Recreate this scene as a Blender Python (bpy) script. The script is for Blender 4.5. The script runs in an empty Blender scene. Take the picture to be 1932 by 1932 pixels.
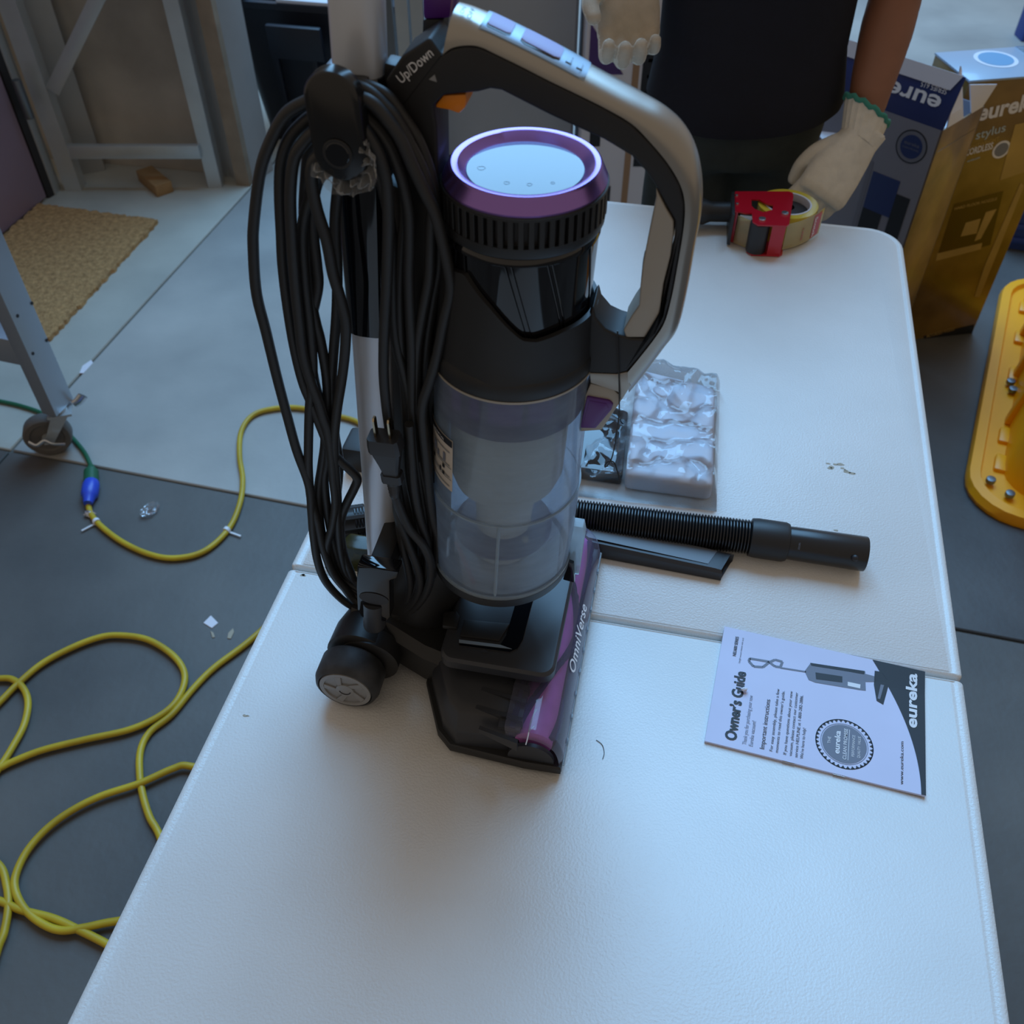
import bpy, bmesh, math, random
from math import sin, cos, pi, radians, sqrt, atan2
from mathutils import Vector, Matrix, noise
random.seed(7)
R = random.Random(11)
scene = bpy.context.scene
COL = scene.collection
# ------------------------------------------------------------------ camera
TT = 0.74                      # table top height
CH = TT + 0.8533               # eye height
FPX, CPX = 1790.0, 966.0
PITCH = atan2(1872, 1790)
cam = bpy.data.cameras.new('camera'); camo = bpy.data.objects.new('camera', cam); COL.objects.link(camo)
camo.location = (0, 0, CH); camo.rotation_euler = (pi/2 - PITCH, 0, 0)
cam.sensor_width = 36; cam.lens = 36*FPX/1932; cam.clip_start = .02
cam.dof.use_dof = True; cam.dof.focus_distance = 0.95; cam.dof.aperture_fstop = 10
scene.camera = camo
# ------------------------------------------------------------------ light
scene.view_settings.view_transform = 'Standard'; scene.view_settings.look = 'None'
scene.view_settings.gamma = 1; scene.view_settings.use_curve_mapping = False
scene.view_settings.exposure = 0.0
w = bpy.data.worlds.new('world'); scene.world = w; w.use_nodes = True
w.node_tree.nodes['Background'].inputs[0].default_value = (1.0, 0.84, 0.68, 1)
w.node_tree.nodes['Background'].inputs[1].default_value = 0.30
def area(name, loc, target, sx, sy, power, col):
    l = bpy.data.lights.new(name, 'AREA'); l.shape = 'RECTANGLE'; l.size = sx; l.size_y = sy; l.energy = power; l.color = col
    o = bpy.data.objects.new(name, l); COL.objects.link(o); o.location = loc
    o.rotation_euler = (Vector(target) - Vector(loc)).to_track_quat('-Z', 'Y').to_euler()
    return o
area('doorway_daylight', (0.45, 4.6, 5.1), (0.0, 1.0, 0.7), 4.2, 4.8, 485, (0.26, 0.59, 1.0))
# ------------------------------------------------------------------ measuring helpers (photo pixel -> point on a real plane)
def ray(px, py):
    u = (px-CPX)/FPX; v = (py-CPX)/FPX
    return Vector((u, cos(PITCH)-v*sin(PITCH), -sin(PITCH)-v*cos(PITCH)))
EYE = Vector((0, 0, CH))
def W(px, py, z):
    r = ray(px, py); return EYE + r*((z-CH)/r.z)
def WY(px, py, Y):
    r = ray(px, py); return EYE + r*(Y/r.y)
VTH = radians(11.3)
VO = Vector((0.07, 0.6, TT)); VF = Vector((cos(VTH), -sin(VTH), 0)); VS = Vector((sin(VTH), cos(VTH), 0))
def vloc(P): d = P-VO; return Vector((d.dot(VF), d.dot(VS), d.z))
def V(px, py, s=0.0):                      # on the vacuum's own vertical plane at side offset s
    P0 = VO+VS*s; r = ray(px, py); t = (P0-EYE).dot(VS)/r.dot(VS)
    return vloc(EYE+r*t)
def VZ(px, py, z): return vloc(W(px, py, TT+z))
# ------------------------------------------------------------------ materials
def lin(c):
    return tuple((x/255/12.92 if x/255 <= .04045 else ((x/255+.055)/1.055)**2.4) for x in c)
def mat(name, rgb, rough=.5, metal=0, var=0, vscale=6, rgb2=None, bump=0, bscale=200, coat=0, trans=0, spec=.5, emit=0, detail=4, bdist=.002, sheen=0):
    m = bpy.data.materials.new(name); m.use_nodes = True; nt = m.node_tree; b = nt.nodes['Principled BSDF']
    c = lin(rgb)
    b.inputs['Base Color'].default_value = (*c, 1); b.inputs['Roughness'].default_value = rough; b.inputs['Metallic'].default_value = metal
    b.inputs['Specular IOR Level'].default_value = spec
    if coat: b.inputs['Coat Weight'].default_value = coat; b.inputs['Coat Roughness'].default_value = .08
    if trans: b.inputs['Transmission Weight'].default_value = trans
    if sheen: b.inputs['Sheen Weight'].default_value = sheen
    tc = None
    if var or bump:
        tc = nt.nodes.new('ShaderNodeTexCoord')
    if var or rgb2:
        n = nt.nodes.new('ShaderNodeTexNoise'); n.inputs['Scale'].default_value = vscale; n.inputs['Detail'].default_value = detail
        nt.links.new(tc.outputs['Object'], n.inputs['Vector'])
        r = nt.nodes.new('ShaderNodeValToRGB'); r.color_ramp.elements[0].position = .3; r.color_ramp.elements[1].position = .7
        c2 = lin(rgb2) if rgb2 else tuple(x*(1-var) for x in c)
        r.color_ramp.elements[0].color = (*c2, 1); r.color_ramp.elements[1].color = (*c, 1)
        nt.links.new(n.outputs['Fac'], r.inputs['Fac']); nt.links.new(r.outputs['Color'], b.inputs['Base Color'])
    if bump:
        n2 = nt.nodes.new('ShaderNodeTexNoise'); n2.inputs['Scale'].default_value = bscale; n2.inputs['Detail'].default_value = 2
        nt.links.new(tc.outputs['Object'], n2.inputs['Vector'])
        bp = nt.nodes.new('ShaderNodeBump'); bp.inputs['Strength'].default_value = bump; bp.inputs['Distance'].default_value = bdist
        nt.links.new(n2.outputs['Fac'], bp.inputs['Height']); nt.links.new(bp.outputs['Normal'], b.inputs['Normal'])
    return m
def clear(name, tint, haze, hazecol=(150, 170, 190), rough=.12, scratch=0, edge=.5, back=.5):
    """thin clear plastic: transparent + fresnel gloss, with a milky part that scatters light from both sides"""
    m = bpy.data.materials.new(name); m.use_nodes = True; nt = m.node_tree; N = nt.nodes.new; L = nt.links.new
    nt.nodes.remove(nt.nodes['Principled BSDF']); out = nt.nodes['Material Output']
    t = N('ShaderNodeBsdfTransparent'); t.inputs[0].default_value = (*lin(tint), 1)
    gl = N('ShaderNodeBsdfGlossy'); gl.inputs['Color'].default_value = (1, 1, 1, 1); gl.inputs['Roughness'].default_value = rough
    fr = N('ShaderNodeFresnel'); fr.inputs[0].default_value = 1.45
    m1 = N('ShaderNodeMixShader'); L(fr.outputs[0], m1.inputs[0]); L(t.outputs[0], m1.inputs[1]); L(gl.outputs[0], m1.inputs[2])
    d = N('ShaderNodeBsdfDiffuse'); d.inputs[0].default_value = (*lin(hazecol), 1); tl = N('ShaderNodeBsdfTranslucent'); tl.inputs[0].default_value = (*lin(hazecol), 1)
    m2 = N('ShaderNodeMixShader'); m2.inputs[0].default_value = back; L(d.outputs[0], m2.inputs[1]); L(tl.outputs[0], m2.inputs[2])
    lw = N('ShaderNodeLayerWeight'); lw.inputs[0].default_value = .3
    pw = N('ShaderNodeMath'); pw.operation = 'POWER'; pw.inputs[1].default_value = 1.6; L(lw.outputs['Facing'], pw.inputs[0])
    ma = N('ShaderNodeMath'); ma.operation = 'MULTIPLY_ADD'; ma.inputs[1].default_value = edge; ma.inputs[2].default_value = haze; ma.use_clamp = True
    L(pw.outputs[0], ma.inputs[0]); fac = ma.outputs[0]
    if scratch:
        tc = N('ShaderNodeTexCoord'); mp = N('ShaderNodeMapping'); mp.inputs['Scale'].default_value = (18, 18, 70)
        n = N('ShaderNodeTexNoise'); n.inputs['Scale'].default_value = 1.2; n.inputs['Detail'].default_value = 6
        L(tc.outputs['Object'], mp.inputs[0]); L(mp.outputs[0], n.inputs['Vector'])
        q = N('ShaderNodeMath'); q.operation = 'SUBTRACT'; q.inputs[1].default_value = .5; L(n.outputs['Fac'], q.inputs[0])
        k = N('ShaderNodeMath'); k.operation = 'MULTIPLY_ADD'; k.inputs[1].default_value = scratch; k.use_clamp = True
        L(q.outputs[0], k.inputs[0]); L(fac, k.inputs[2]); fac = k.outputs[0]
    mx = N('ShaderNodeMixShader'); L(fac, mx.inputs[0]); L(m1.outputs[0], mx.inputs[1]); L(m2.outputs[0], mx.inputs[2]); L(mx.outputs[0], out.inputs[0])
    return m
M = {}
M['table'] = mat('table_plastic', (226, 226, 224), .38, var=.06, vscale=9, bump=.5, bscale=420, bdist=.001, spec=.5)
M['seam'] = mat('seam_plastic', (150, 148, 140), .5)
M['steel_grey'] = mat('grey_steel', (120, 124, 128), .4, .8, var=.1)
M['black'] = mat('black_plastic', (30, 30, 31), .48, var=.1, vscale=40, bump=.1, bscale=1500, bdist=.0004)
M['black_satin'] = mat('black_satin', (22, 22, 23), .22)
M['black_gloss'] = mat('black_gloss', (12, 13, 18), .06, spec=.7)
M['black_soft'] = mat('black_soft_grip', (27, 26, 27), .55, bump=.15, bscale=1800, bdist=.0003)
M['charcoal'] = mat('charcoal_plastic', (46, 48, 53), .42, bump=.1, bscale=1500, bdist=.0004)
M['cord'] = mat('cord_rubber', (34, 34, 35), .5, bump=.1, bscale=900, bdist=.0004)
M['silver'] = mat('silver_paint', (166, 161, 153), .3, .8, bump=.03, bscale=2500, bdist=.0002)
M['champagne'] = mat('silver_grip', (166, 158, 146), .5, .3)
M['pole'] = mat('pole_aluminium', (214, 220, 230), .33, .45, bump=.02, bscale=2500, bdist=.0002)
M['panel'] = mat('panel_silver', (150, 168, 184), .4, .5)
M['button'] = mat('lilac_button', (158, 156, 206), .45, 0)
M['purple_metal'] = mat('purple_metal', (152, 118, 196), .27, .9)
M['purple'] = mat('purple_plastic', (84, 36, 120), .35, coat=.3)
M['mirror'] = mat('cap_gloss', (40, 46, 54), .1, 0, var=.2, vscale=260, detail=6, spec=.62)
M['orange'] = mat('orange_trigger', (232, 134, 6), .4)
M['clear'] = clear('bin_clear', (230, 236, 242), .36, (200, 220, 242), .1, .3, .35, .65)
M['clear_cover'] = clear('cover_clear', (236, 238, 246), .16, (196, 198, 226), .08, .10, .25, .5)
M['clear_edge'] = clear('clear_edge', (225, 232, 236), .42, (214, 226, 232), .1, 0, .3, .6)
M['clear_violet'] = clear('band_clear', (150, 140, 180), .22, (96, 84, 128), .12, .1, .4)
M['frost'] = mat('frosted_shroud', (196, 200, 196), .6)
M['dark_violet'] = mat('dark_violet', (64, 52, 90), .4)
M['roller'] = mat('brush_roller', (228, 136, 226), .45, var=.25, vscale=40)
M['bristle'] = mat('brush_bristle', (44, 50, 96), .7)
M['hub'] = mat('hub_grey', (140, 140, 140), .45, .2)
M['rubber'] = mat('tyre_rubber', (34, 35, 37), .6, rgb2=(58, 60, 64), var=.1, vscale=60)
M['white_print'] = mat('white_print', (225, 225, 228), .5)
M['black_print'] = mat('black_print', (26, 28, 34), .55)
M['grey_print'] = mat('grey_print', (112, 116, 130), .55)
M['paper'] = mat('paper_white', (208, 210, 234), .6, var=.05, vscale=14, bump=.25, bscale=16, bdist=.002)
M['label_paper'] = mat('label_paper', (198, 188, 176), .5)
M['brass'] = mat('prong_metal', (190, 176, 150), .25, 1)
M['film'] = clear('wrap_film', (248, 250, 252), .035, (222, 232, 240), .07, .04, .22, .4)
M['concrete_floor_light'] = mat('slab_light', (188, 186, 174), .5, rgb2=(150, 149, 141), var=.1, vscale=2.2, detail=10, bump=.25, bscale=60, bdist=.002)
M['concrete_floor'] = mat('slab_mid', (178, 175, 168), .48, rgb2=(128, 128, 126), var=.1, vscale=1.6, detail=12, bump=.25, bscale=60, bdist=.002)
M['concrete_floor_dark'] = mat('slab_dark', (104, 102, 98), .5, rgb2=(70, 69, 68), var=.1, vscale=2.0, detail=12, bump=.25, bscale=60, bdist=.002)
M['concrete_floor_darkest'] = mat('slab_darkest', (92, 92, 92), .5, rgb2=(62, 62, 63), var=.1, vscale=2.2, detail=12, bump=.25, bscale=60, bdist=.002)  # darkest of the slab tones, for the right-hand slab
M['floor_gap'] = mat('joint_dark', (92, 92, 88), .9)
M['wall_concrete'] = mat('wall_concrete', (198, 190, 178), .85, rgb2=(128, 122, 114), var=.1, vscale=2.0, detail=10, bump=.3, bscale=40, bdist=.003)
M['mauve'] = mat('mauve_paint', (146, 126, 142), .5, var=.08, vscale=3)
M['dark_trim'] = mat('dark_trim', (38, 36, 38), .5)
M['galv'] = mat('galvanised_steel', (192, 198, 200), .32, .45, var=.12, vscale=10)
M['wood'] = mat('weathered_wood', (158, 142, 122), .75, var=.3, vscale=14)
M['wood_light'] = mat('light_wood', (164, 128, 84), .65, var=.2, vscale=25)
M['jamb'] = mat('grey_jamb', (168, 170, 170), .6, var=.15, vscale=5)
M['coir'] = mat('coir_mat', (212, 164, 108), .95, rgb2=(156, 116, 72), var=.3, vscale=70, detail=8, bump=1, bscale=260, bdist=.008)
M['alu'] = mat('aluminium_leg', (176, 182, 190), .3, .7, var=.06)
M['yellow_cord'] = mat('yellow_cord', (206, 178, 40), .45, rgb2=(170, 140, 26), var=.15, vscale=9)
M['green_cord'] = mat('green_cord', (26, 92, 62), .5)
M['blue_plastic'] = mat('blue_plug', (46, 78, 200), .35)
M['blue_crate'] = mat('blue_crate', (36, 62, 140), .5)
M['yellow_tub'] = mat('yellow_tub', (250, 168, 4), .38, var=.12, vscale=5)
M['navy'] = mat('navy_cloth', (13, 14, 27), .92, var=.2, vscale=30, bump=.2, bscale=500)
M['trouser'] = mat('dark_trousers', (50, 56, 54), .85, var=.25, vscale=30, bump=.2, bscale=400)
M['skin'] = mat('skin', (140, 92, 68), .5, var=.1, vscale=25)
M['hair'] = mat('dark_hair', (24, 20, 18), .6)
M['glove'] = mat('knit_glove', (228, 220, 204), .9, var=.12, vscale=60, bump=.8, bscale=700, bdist=.002)
M['glove_palm'] = mat('coated_palm', (194, 180, 160), .85, var=.15, vscale=60, bump=.5, bscale=700, bdist=.002)
M['cuff_green'] = mat('cuff_green', (58, 130, 112), .9)
M['shoe'] = mat('shoe_leather', (40, 34, 30), .6)
M['red'] = mat('red_enamel', (176, 10, 34), .3, coat=.3)
M['tape'] = mat('yellow_tape', (212, 186, 60), .18, coat=.6)
M['core'] = mat('tape_core', (150, 120, 92), .7)
M['tape_clear'] = clear('tape_clear', (238, 228, 190), .28, (236, 224, 184), .12, .05, .3)
M['box_grey'] = mat('carton_grey', (126, 130, 144), .42, var=.08)
M['box_navy'] = mat('carton_navy', (38, 54, 108), .35, var=.1)
M['box_gold'] = mat('carton_gold', (140, 110, 52), .3, rgb2=(92, 68, 20), var=.1, vscale=7, coat=.35)
M['box_gold_dark'] = mat('carton_gold_dark', (84, 60, 16), .3, var=.3, vscale=4, coat=.35)
M['box_gold_pale'] = mat('carton_gold_pale', (172, 142, 84), .35, var=.3, vscale=9)
M['box_tan'] = mat('carton_tan', (152, 126, 92), .4, rgb2=(96, 78, 58), var=.2, vscale=9, coat=.2)
M['box_blue_top'] = mat('carton_pale_top', (150, 170, 190), .3, coat=.3)
M['box_blue_dot'] = mat('carton_dot', (110, 160, 196), .3)
M['card_white'] = mat('card_white', (214, 214, 222), .5)
M['card_brown'] = mat('card_brown', (158, 128, 100), .75)
M['box_purple'] = mat('carton_purple', (86, 60, 124), .4, var=.3, vscale=12)
M['tote'] = mat('tote_dark', (26, 28, 38), .5)
M['cab'] = mat('cabinet_grey', (164, 168, 174), .5, var=.06)
M['bright'] = mat('bright_metal', (210, 214, 220), .2, .9)
M['debris'] = mat('scrap_pale', (224, 220, 226), .6)
M['debris_tan'] = mat('scrap_tan', (168, 156, 136), .7)
M['flint'] = mat('bin_dust', (150, 112, 112), .8)
# ------------------------------------------------------------------ mesh helpers
def finish(name, bm, m, parent=None, smooth=None, mats=None):
    bmesh.ops.recalc_face_normals(bm, faces=bm.faces)
    me = bpy.data.meshes.new(name); bm.to_mesh(me); bm.free()
    for x in (mats or [m]): me.materials.append(x)
    if smooth:
        for p in me.polygons: p.use_smooth = True
        if smooth < 179:
            me.set_sharp_from_angle(angle=radians(smooth))
    o = bpy.data.objects.new(name, me); COL.objects.link(o)
    if parent: o.parent = parent
    return o
def tag(o, label=None, cat=None, group=None, kind=None):
    if label: o['label'] = label
    if cat: o['category'] = cat
    if group: o['group'] = group
    if kind: o['kind'] = kind
    return o
def empty(name, loc=(0, 0, 0), rz=0, **k):
    o = bpy.data.objects.new(name, None); COL.objects.link(o); o.location = loc; o.rotation_euler = (0, 0, rz); o.empty_display_size = .05
    return tag(o, **k)
def bevel(bm, wd, seg=2, ang=30):
    es = [e for e in bm.edges if len(e.link_faces) == 2 and e.calc_face_angle(0) > radians(ang)]
    if es and wd: bmesh.ops.bevel(bm, geom=es, offset=wd, segments=seg, affect='EDGES', profile=.6, clamp_overlap=True)
def add_box(bm, c, s, rz=0, mx=None):
    r = bmesh.ops.create_cube(bm, size=1)
    m = Matrix.Translation(c) @ Matrix.Rotation(rz, 4, 'Z') @ Matrix.Diagonal((*s, 1))
    if mx: m = mx @ Matrix.Diagonal((*s, 1))
    bmesh.ops.transform(bm, matrix=m, verts=r['verts']); return r['verts']
def box(name, c, s, m, parent=None, bev=.002, rz=0, seg=2):
    bm = bmesh.new(); add_box(bm, c, s, rz); bevel(bm, bev, seg); return finish(name, bm, m, parent, 40)
def add_prism(bm, pts, d):                 # closed polygon of 3-D points extruded by vector d
    d = Vector(d)
    a = [bm.verts.new(p) for p in pts]; b = [bm.verts.new(Vector(p)+d) for p in pts]
    n = len(a); bm.faces.new(a); bm.faces.new(b[::-1])
    for i in range(n): bm.faces.new((a[i], a[(i+1) % n], b[(i+1) % n], b[i]))
def prism(name, pts, d, m, parent=None, bev=.001, seg=2, smooth=40):
    bm = bmesh.new(); add_prism(bm, pts, d); bmesh.ops.recalc_face_normals(bm, faces=bm.faces); bevel(bm, bev, seg)
    return finish(name, bm, m, parent, smooth)
def add_loft(bm, rings, closed=True, cap0=True, cap1=True):
    vs = [[bm.verts.new(p) for p in r] for r in rings]; n = len(rings[0])
    for i in range(len(vs)-1):
        for j in range(n if closed else n-1):
            k = (j+1) % n
            bm.faces.new((vs[i][j], vs[i][k], vs[i+1][k], vs[i+1][j]))
    if closed and cap0: bm.faces.new(vs[0][::-1])
    if closed and cap1: bm.faces.new(vs[-1])
    return vs
def circle(c, r, n=32, ax='Z', r2=None, ph=0):
    c = Vector(c); r2 = r2 or r; out = []
    for i in range(n):
        t = 2*pi*i/n+ph; a, b = r*cos(t), r2*sin(t)
        out.append(c + (Vector((a, b, 0)) if ax == 'Z' else Vector((a, 0, b)) if ax == 'Y' else Vector((0, a, b))))
    return out
def add_lathe(bm, prof, n=48, centre=lambda z: (0, 0), a0=0, a1=2*pi, cap0=False, cap1=False):
    full = abs(a1-a0-2*pi) < 1e-6; rings = []
    k = n if full else n+1
    for r, z in prof:
        cx, cy = centre(z); rings.append([Vector((cx+r*cos(a0+(a1-a0)*i/n), cy+r*sin(a0+(a1-a0)*i/n), z)) for i in range(k)])
    return add_loft(bm, rings, full, cap0, cap1)
def cat(pts, per=8, closed=False):
    pts = [Vector(p) for p in pts]; out = []; n = len(pts)
    rng = range(n) if closed else range(n-1)
    for i in rng:
        p0 = pts[i-1] if (i > 0 or closed) else pts[0]*2-pts[1]
        p1 = pts[i]; p2 = pts[(i+1) % n]
        p3 = pts[(i+2) % n] if (i+2 < n or closed) else pts[-1]*2-pts[-2]
        for k in range(per):
            t = k/per
            out.append(.5*((2*p1)+(p2-p0)*t+(2*p0-5*p1+4*p2-p3)*t*t+(3*p1-p0-3*p2+p3)*t**3))
    if not closed: out.append(pts[-1])
    return out
def add_tube(bm, path, rad, n=10, sq=None, up=None, cap=True):
    path = [Vector(p) for p in path]; rings = []; nrm = None
    for i, p in enumerate(path):
        t = (path[min(i+1, len(path)-1)]-path[max(i-1, 0)]).normalized()
        if nrm is None:
            nrm = (Vector(up) if up else (Vector((0, 0, 1)) if abs(t.z) < .9 else Vector((1, 0, 0))))
        nrm = (nrm-t*nrm.dot(t)).normalized(); b = t.cross(nrm)
        r = rad(i/(len(path)-1)) if callable(rad) else (rad[i] if isinstance(rad, list) else rad)
        ra, rb = (r if isinstance(r, (tuple, list)) else (r, r))
        rings.append([p+nrm*ra*cos(2*pi*j/n)+b*rb*sin(2*pi*j/n) for j in range(n)])
    add_loft(bm, rings, True, cap, cap)
def tube(name, path, rad, m, parent=None, n=10, up=None):
    bm = bmesh.new(); add_tube(bm, path, rad, n, up=up); return finish(name, bm, m, parent, 60)
def cyl(name, c, r, h, m, parent=None, ax='Z', n=40, bev=.002, seg=2):
    bm = bmesh.new(); c = Vector(c); d = {'Z': Vector((0, 0, 1)), 'Y': Vector((0, 1, 0)), 'X': Vector((1, 0, 0))}[ax]
    add_loft(bm, [circle(c-d*h/2, r, n, ax), circle(c+d*h/2, r, n, ax)]); bmesh.ops.recalc_face_normals(bm, faces=bm.faces)
    bevel(bm, bev, seg); return finish(name, bm, m, parent, 40)
def rrect(cx, cy, w_, h_, r, z, n=6):
    out = []
    for (sx, sy, a) in ((1, 1, 0), (-1, 1, pi/2), (-1, -1, pi), (1, -1, 3*pi/2)):
        for i in range(n+1):
            t = a+pi/2*i/n; out.append(Vector((cx+sx*(w_/2-r)+r*cos(t), cy+sy*(h_/2-r)+r*sin(t), z)))
    return out
_tc = {}
def text(s, wd, cap, org, xd, yd, m, parent, name='lettering', bold=0, depth=.0002, shear=0):
    """flat lettering: baseline starts at org, wd long along xd, capitals cap high along yd"""
    cu = bpy.data.curves.new('t', 'FONT'); cu.body = s; cu.size = 1; cu.offset = bold; cu.shear = shear; cu.resolution_u = 3
    o = bpy.data.objects.new('t', cu); COL.objects.link(o)
    dg = bpy.context.evaluated_depsgraph_get(); me = bpy.data.meshes.new_from_object(o.evaluated_get(dg))
    bpy.data.objects.remove(o); bpy.data.curves.remove(cu)
    xs = [v.co.x for v in me.vertices]; x0, x1 = min(xs), max(xs)
    org = Vector(org); xd = Vector(xd).normalized(); yd = Vector(yd); yd = (yd-xd*yd.dot(xd)).normalized()
    nz = xd.cross(yd)
    for v in me.vertices:
        c = v.co; v.co = org + xd*((c.x-x0)/(x1-x0)*wd) + yd*(c.y/.72*cap) + nz*depth
    me.materials.clear(); me.materials.append(m); me.name = name
    ob = bpy.data.objects.new(name, me); COL.objects.link(ob); ob.parent = parent
    return ob
def decal(name, pts, m, parent, up=(0, 0, 1), th=.0003):
    return prism(name, pts, Vector(up)*th, m, parent, 0, smooth=None)
def remesh(name, bm, voxel, m, parent=None, smooth_it=6, mats=None, paint=None):
    """fuses overlapping closed shapes into one continuous skin"""
    me = bpy.data.meshes.new('tmp'); bmesh.ops.recalc_face_normals(bm, faces=bm.faces); bm.to_mesh(me); bm.free()
    o = bpy.data.objects.new('tmp', me); COL.objects.link(o)
    r = o.modifiers.new('r', 'REMESH'); r.mode = 'VOXEL'; r.voxel_size = voxel
    s = o.modifiers.new('s', 'SMOOTH'); s.iterations = smooth_it; s.factor = .5
    dg = bpy.context.evaluated_depsgraph_get(); me2 = bpy.data.meshes.new_from_object(o.evaluated_get(dg)); me2.name = name
    bpy.data.objects.remove(o)
    me2.materials.clear()
    for x in (mats or [m]): me2.materials.append(x)
    for p in me2.polygons:
        p.use_smooth = True
        p.material_index = paint(p.center, p.normal) if paint else 0
    ob = bpy.data.objects.new(name, me2); COL.objects.link(ob)
    if parent: ob.parent = parent
    return ob
# ================================================================== SETTING
FY = radians(-14.2); FJ = Vector((-1.242, 1.734, 0))
def fl(u, v, z=0): return FJ + Vector((u*cos(FY)-v*sin(FY), u*sin(FY)+v*cos(FY), z))
bm = bmesh.new(); add_prism(bm, [fl(-5, -6, -.05), fl(8, -6, -.05), fl(8, 9, -.05), fl(-5, 9, -.05)], (0, 0, .043))
floor = tag(finish('floor', bm, M['floor_gap']), kind='structure')
g = .003
for (u0, u1, v0, v1, m) in ((-5, -g, g, 9, 'concrete_floor_light'), (g, 1.9-g, g, 9, 'concrete_floor'), (1.9+g, 8, g, 3.0-g, 'concrete_floor_darkest'), (1.9+g, 8, 3.0+g, 9, 'concrete_floor'), (g, 8, -6, -g, 'concrete_floor_dark'), (-5, -g, -6, -g, 'concrete_floor_dark')):  # darkest tone at right; far right part lightened to carry outdoor brightness
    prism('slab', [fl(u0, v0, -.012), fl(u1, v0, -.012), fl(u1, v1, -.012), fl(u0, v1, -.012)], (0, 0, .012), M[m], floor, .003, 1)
def vwall(name, a, b, th, h, m, z0=0, parent=None, bev=.003):
    a = Vector((*a, z0)); b = Vector((*b, z0)); d = (b-a).normalized(); n = Vector((-d.y, d.x, 0))*th
    return prism(name, [a, b, b+n, a+n], (0, 0, h), m, parent, bev)
tag(vwall('wall_back', (-3.2, 3.56), (-.95, 3.16), .2, 3.0, M['wall_concrete']), kind='structure')
# ledge of the concrete wall at the left, and jamb boards at its open end
tag(vwall('trim_1', (-.955, 3.09), (-.905, 3.08), .13, 3.0, M['wood']), kind='structure')
tag(vwall('trim_2', (-.905, 3.10), (-.845, 3.20), .12, 3.0, M['jamb']), kind='structure')
tag(vwall('trim_3', (-1.03, 3.16), (-.985, 3.15), .05, 2.6, M['galv']), kind='structure')
tag(vwall('trim_4', (-1.56, 3.15), (-1.44, 3.2), .08, 2.6, M['jamb']), kind='structure')
door = tag(vwall('door_1', (-1.93, 1.55), (-1.575, 2.99), .045, 2.3, M['mauve'], .01), kind='structure')
vwall('edge_trim', (-1.572, 2.995), (-1.556, 3.03), .04, 2.3, M['dark_trim'], .0, door)
p = WY(52, 222, 2.97); bm = bmesh.new(); add_loft(bm, [circle((p.x, 2.985, .28), .014, 14), circle((p.x, 2.985, .40), .014, 14)])
bmesh.ops.recalc_face_normals(bm, faces=bm.faces); bevel(bm, .003); finish('hinge', bm, M['steel_grey'], door, 40)
# ---- grey steel rack upright standing before the back wall
rk = empty('rack_upright', (-1.25, 3.05, 0), label='grey steel rack upright with diagonal brace before the concrete wall', cat='rack')
def lpost(x0, x1, y, parent):
    bm = bmesh.new(); t = .004; dp = .05
    add_prism(bm, [(x0, y, 0), (x1, y, 0), (x1, y+dp, 0), (x1-t, y+dp, 0), (x1-t, y+t, 0), (x0+t, y+t, 0), (x0+t, y+dp, 0), (x0, y+dp, 0)], (0, 0, 2.1))
    return finish('post', bm, M['galv'], parent)
rx, ry = 1.25, -3.05
def rp(x, y): return x+1.25, y-3.05
pa = lpost(-1.535+1.25, -1.478+1.25, 0, rk); pb = lpost(-1.047+1.25, -1.0+1.25, .02, rk)
lp2 = lpost(-1.60+1.25, -1.555+1.25, -.03, rk)
box('crossbar', (-1.262+1.25, .012, .135), (.44, .02, .045), M['galv'], rk, .002)
a = WY(102, 165, 3.05); b = WY(182, 0, 3.05); d = (b-a); a -= d*.05; b += d*1.2
o_ = Vector((-1.25, 3.05, 0)); nn = Vector((d.z, 0, -d.x)).normalized()*.021
prism('brace', [a-o_-nn, a-o_+nn, b-o_+nn, b-o_-nn], (0, .01, 0), M['galv'], rk, .001)
# ---- wood block, doormat
a = W(270, 335, 0); box_ = box('wood_block', (0, 0, .02), (.15, .06, .04), M['wood_light'], None, .003)
box_.location = W(295, 352, 0); box_.rotation_euler = (0, 0, radians(-50))
tag(box_, 'short offcut of tan wood on floor before the concrete wall', 'wood block')
c = [W(95, 645, 0), W(301, 421, 0), W(76, 391, 0), W(-120, 560, 0)]
c[3] = c[0]+c[2]-c[1]
bm = bmesh.new(); N = 60; H_ = .014
vs = [[None]*(N+1) for _ in range(N+1)]
for i in range(N+1):
    for j in range(N+1):
        u, v = i/N, j/N; P = c[0]*(1-u)*(1-v)+c[1]*u*(1-v)+c[2]*u*v+c[3]*(1-u)*v
        e = i in (0, N) or j in (0, N)
        jit = Vector((R.uniform(-1, 1), R.uniform(-1, 1), 0))*.004 if e else Vector()
        vs[i][j] = bm.verts.new(P+jit+Vector((0, 0, H_+R.uniform(-.002, .002))))
for i in range(N):
    for j in range(N): bm.faces.new((vs[i][j], vs[i+1][j], vs[i+1][j+1], vs[i][j+1]))
be = [e for e in bm.edges if len(e.link_faces) == 1]
ret = bmesh.ops.extrude_edge_only(bm, edges=be)
for v in ret['geom']:
    if isinstance(v, bmesh.types.BMVert): v.co.z = 0
mt = tag(finish('doormat', bm, M['coir'], None, 30), 'tan coir doormat lying on the floor beside the mauve door', 'doormat')
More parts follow.
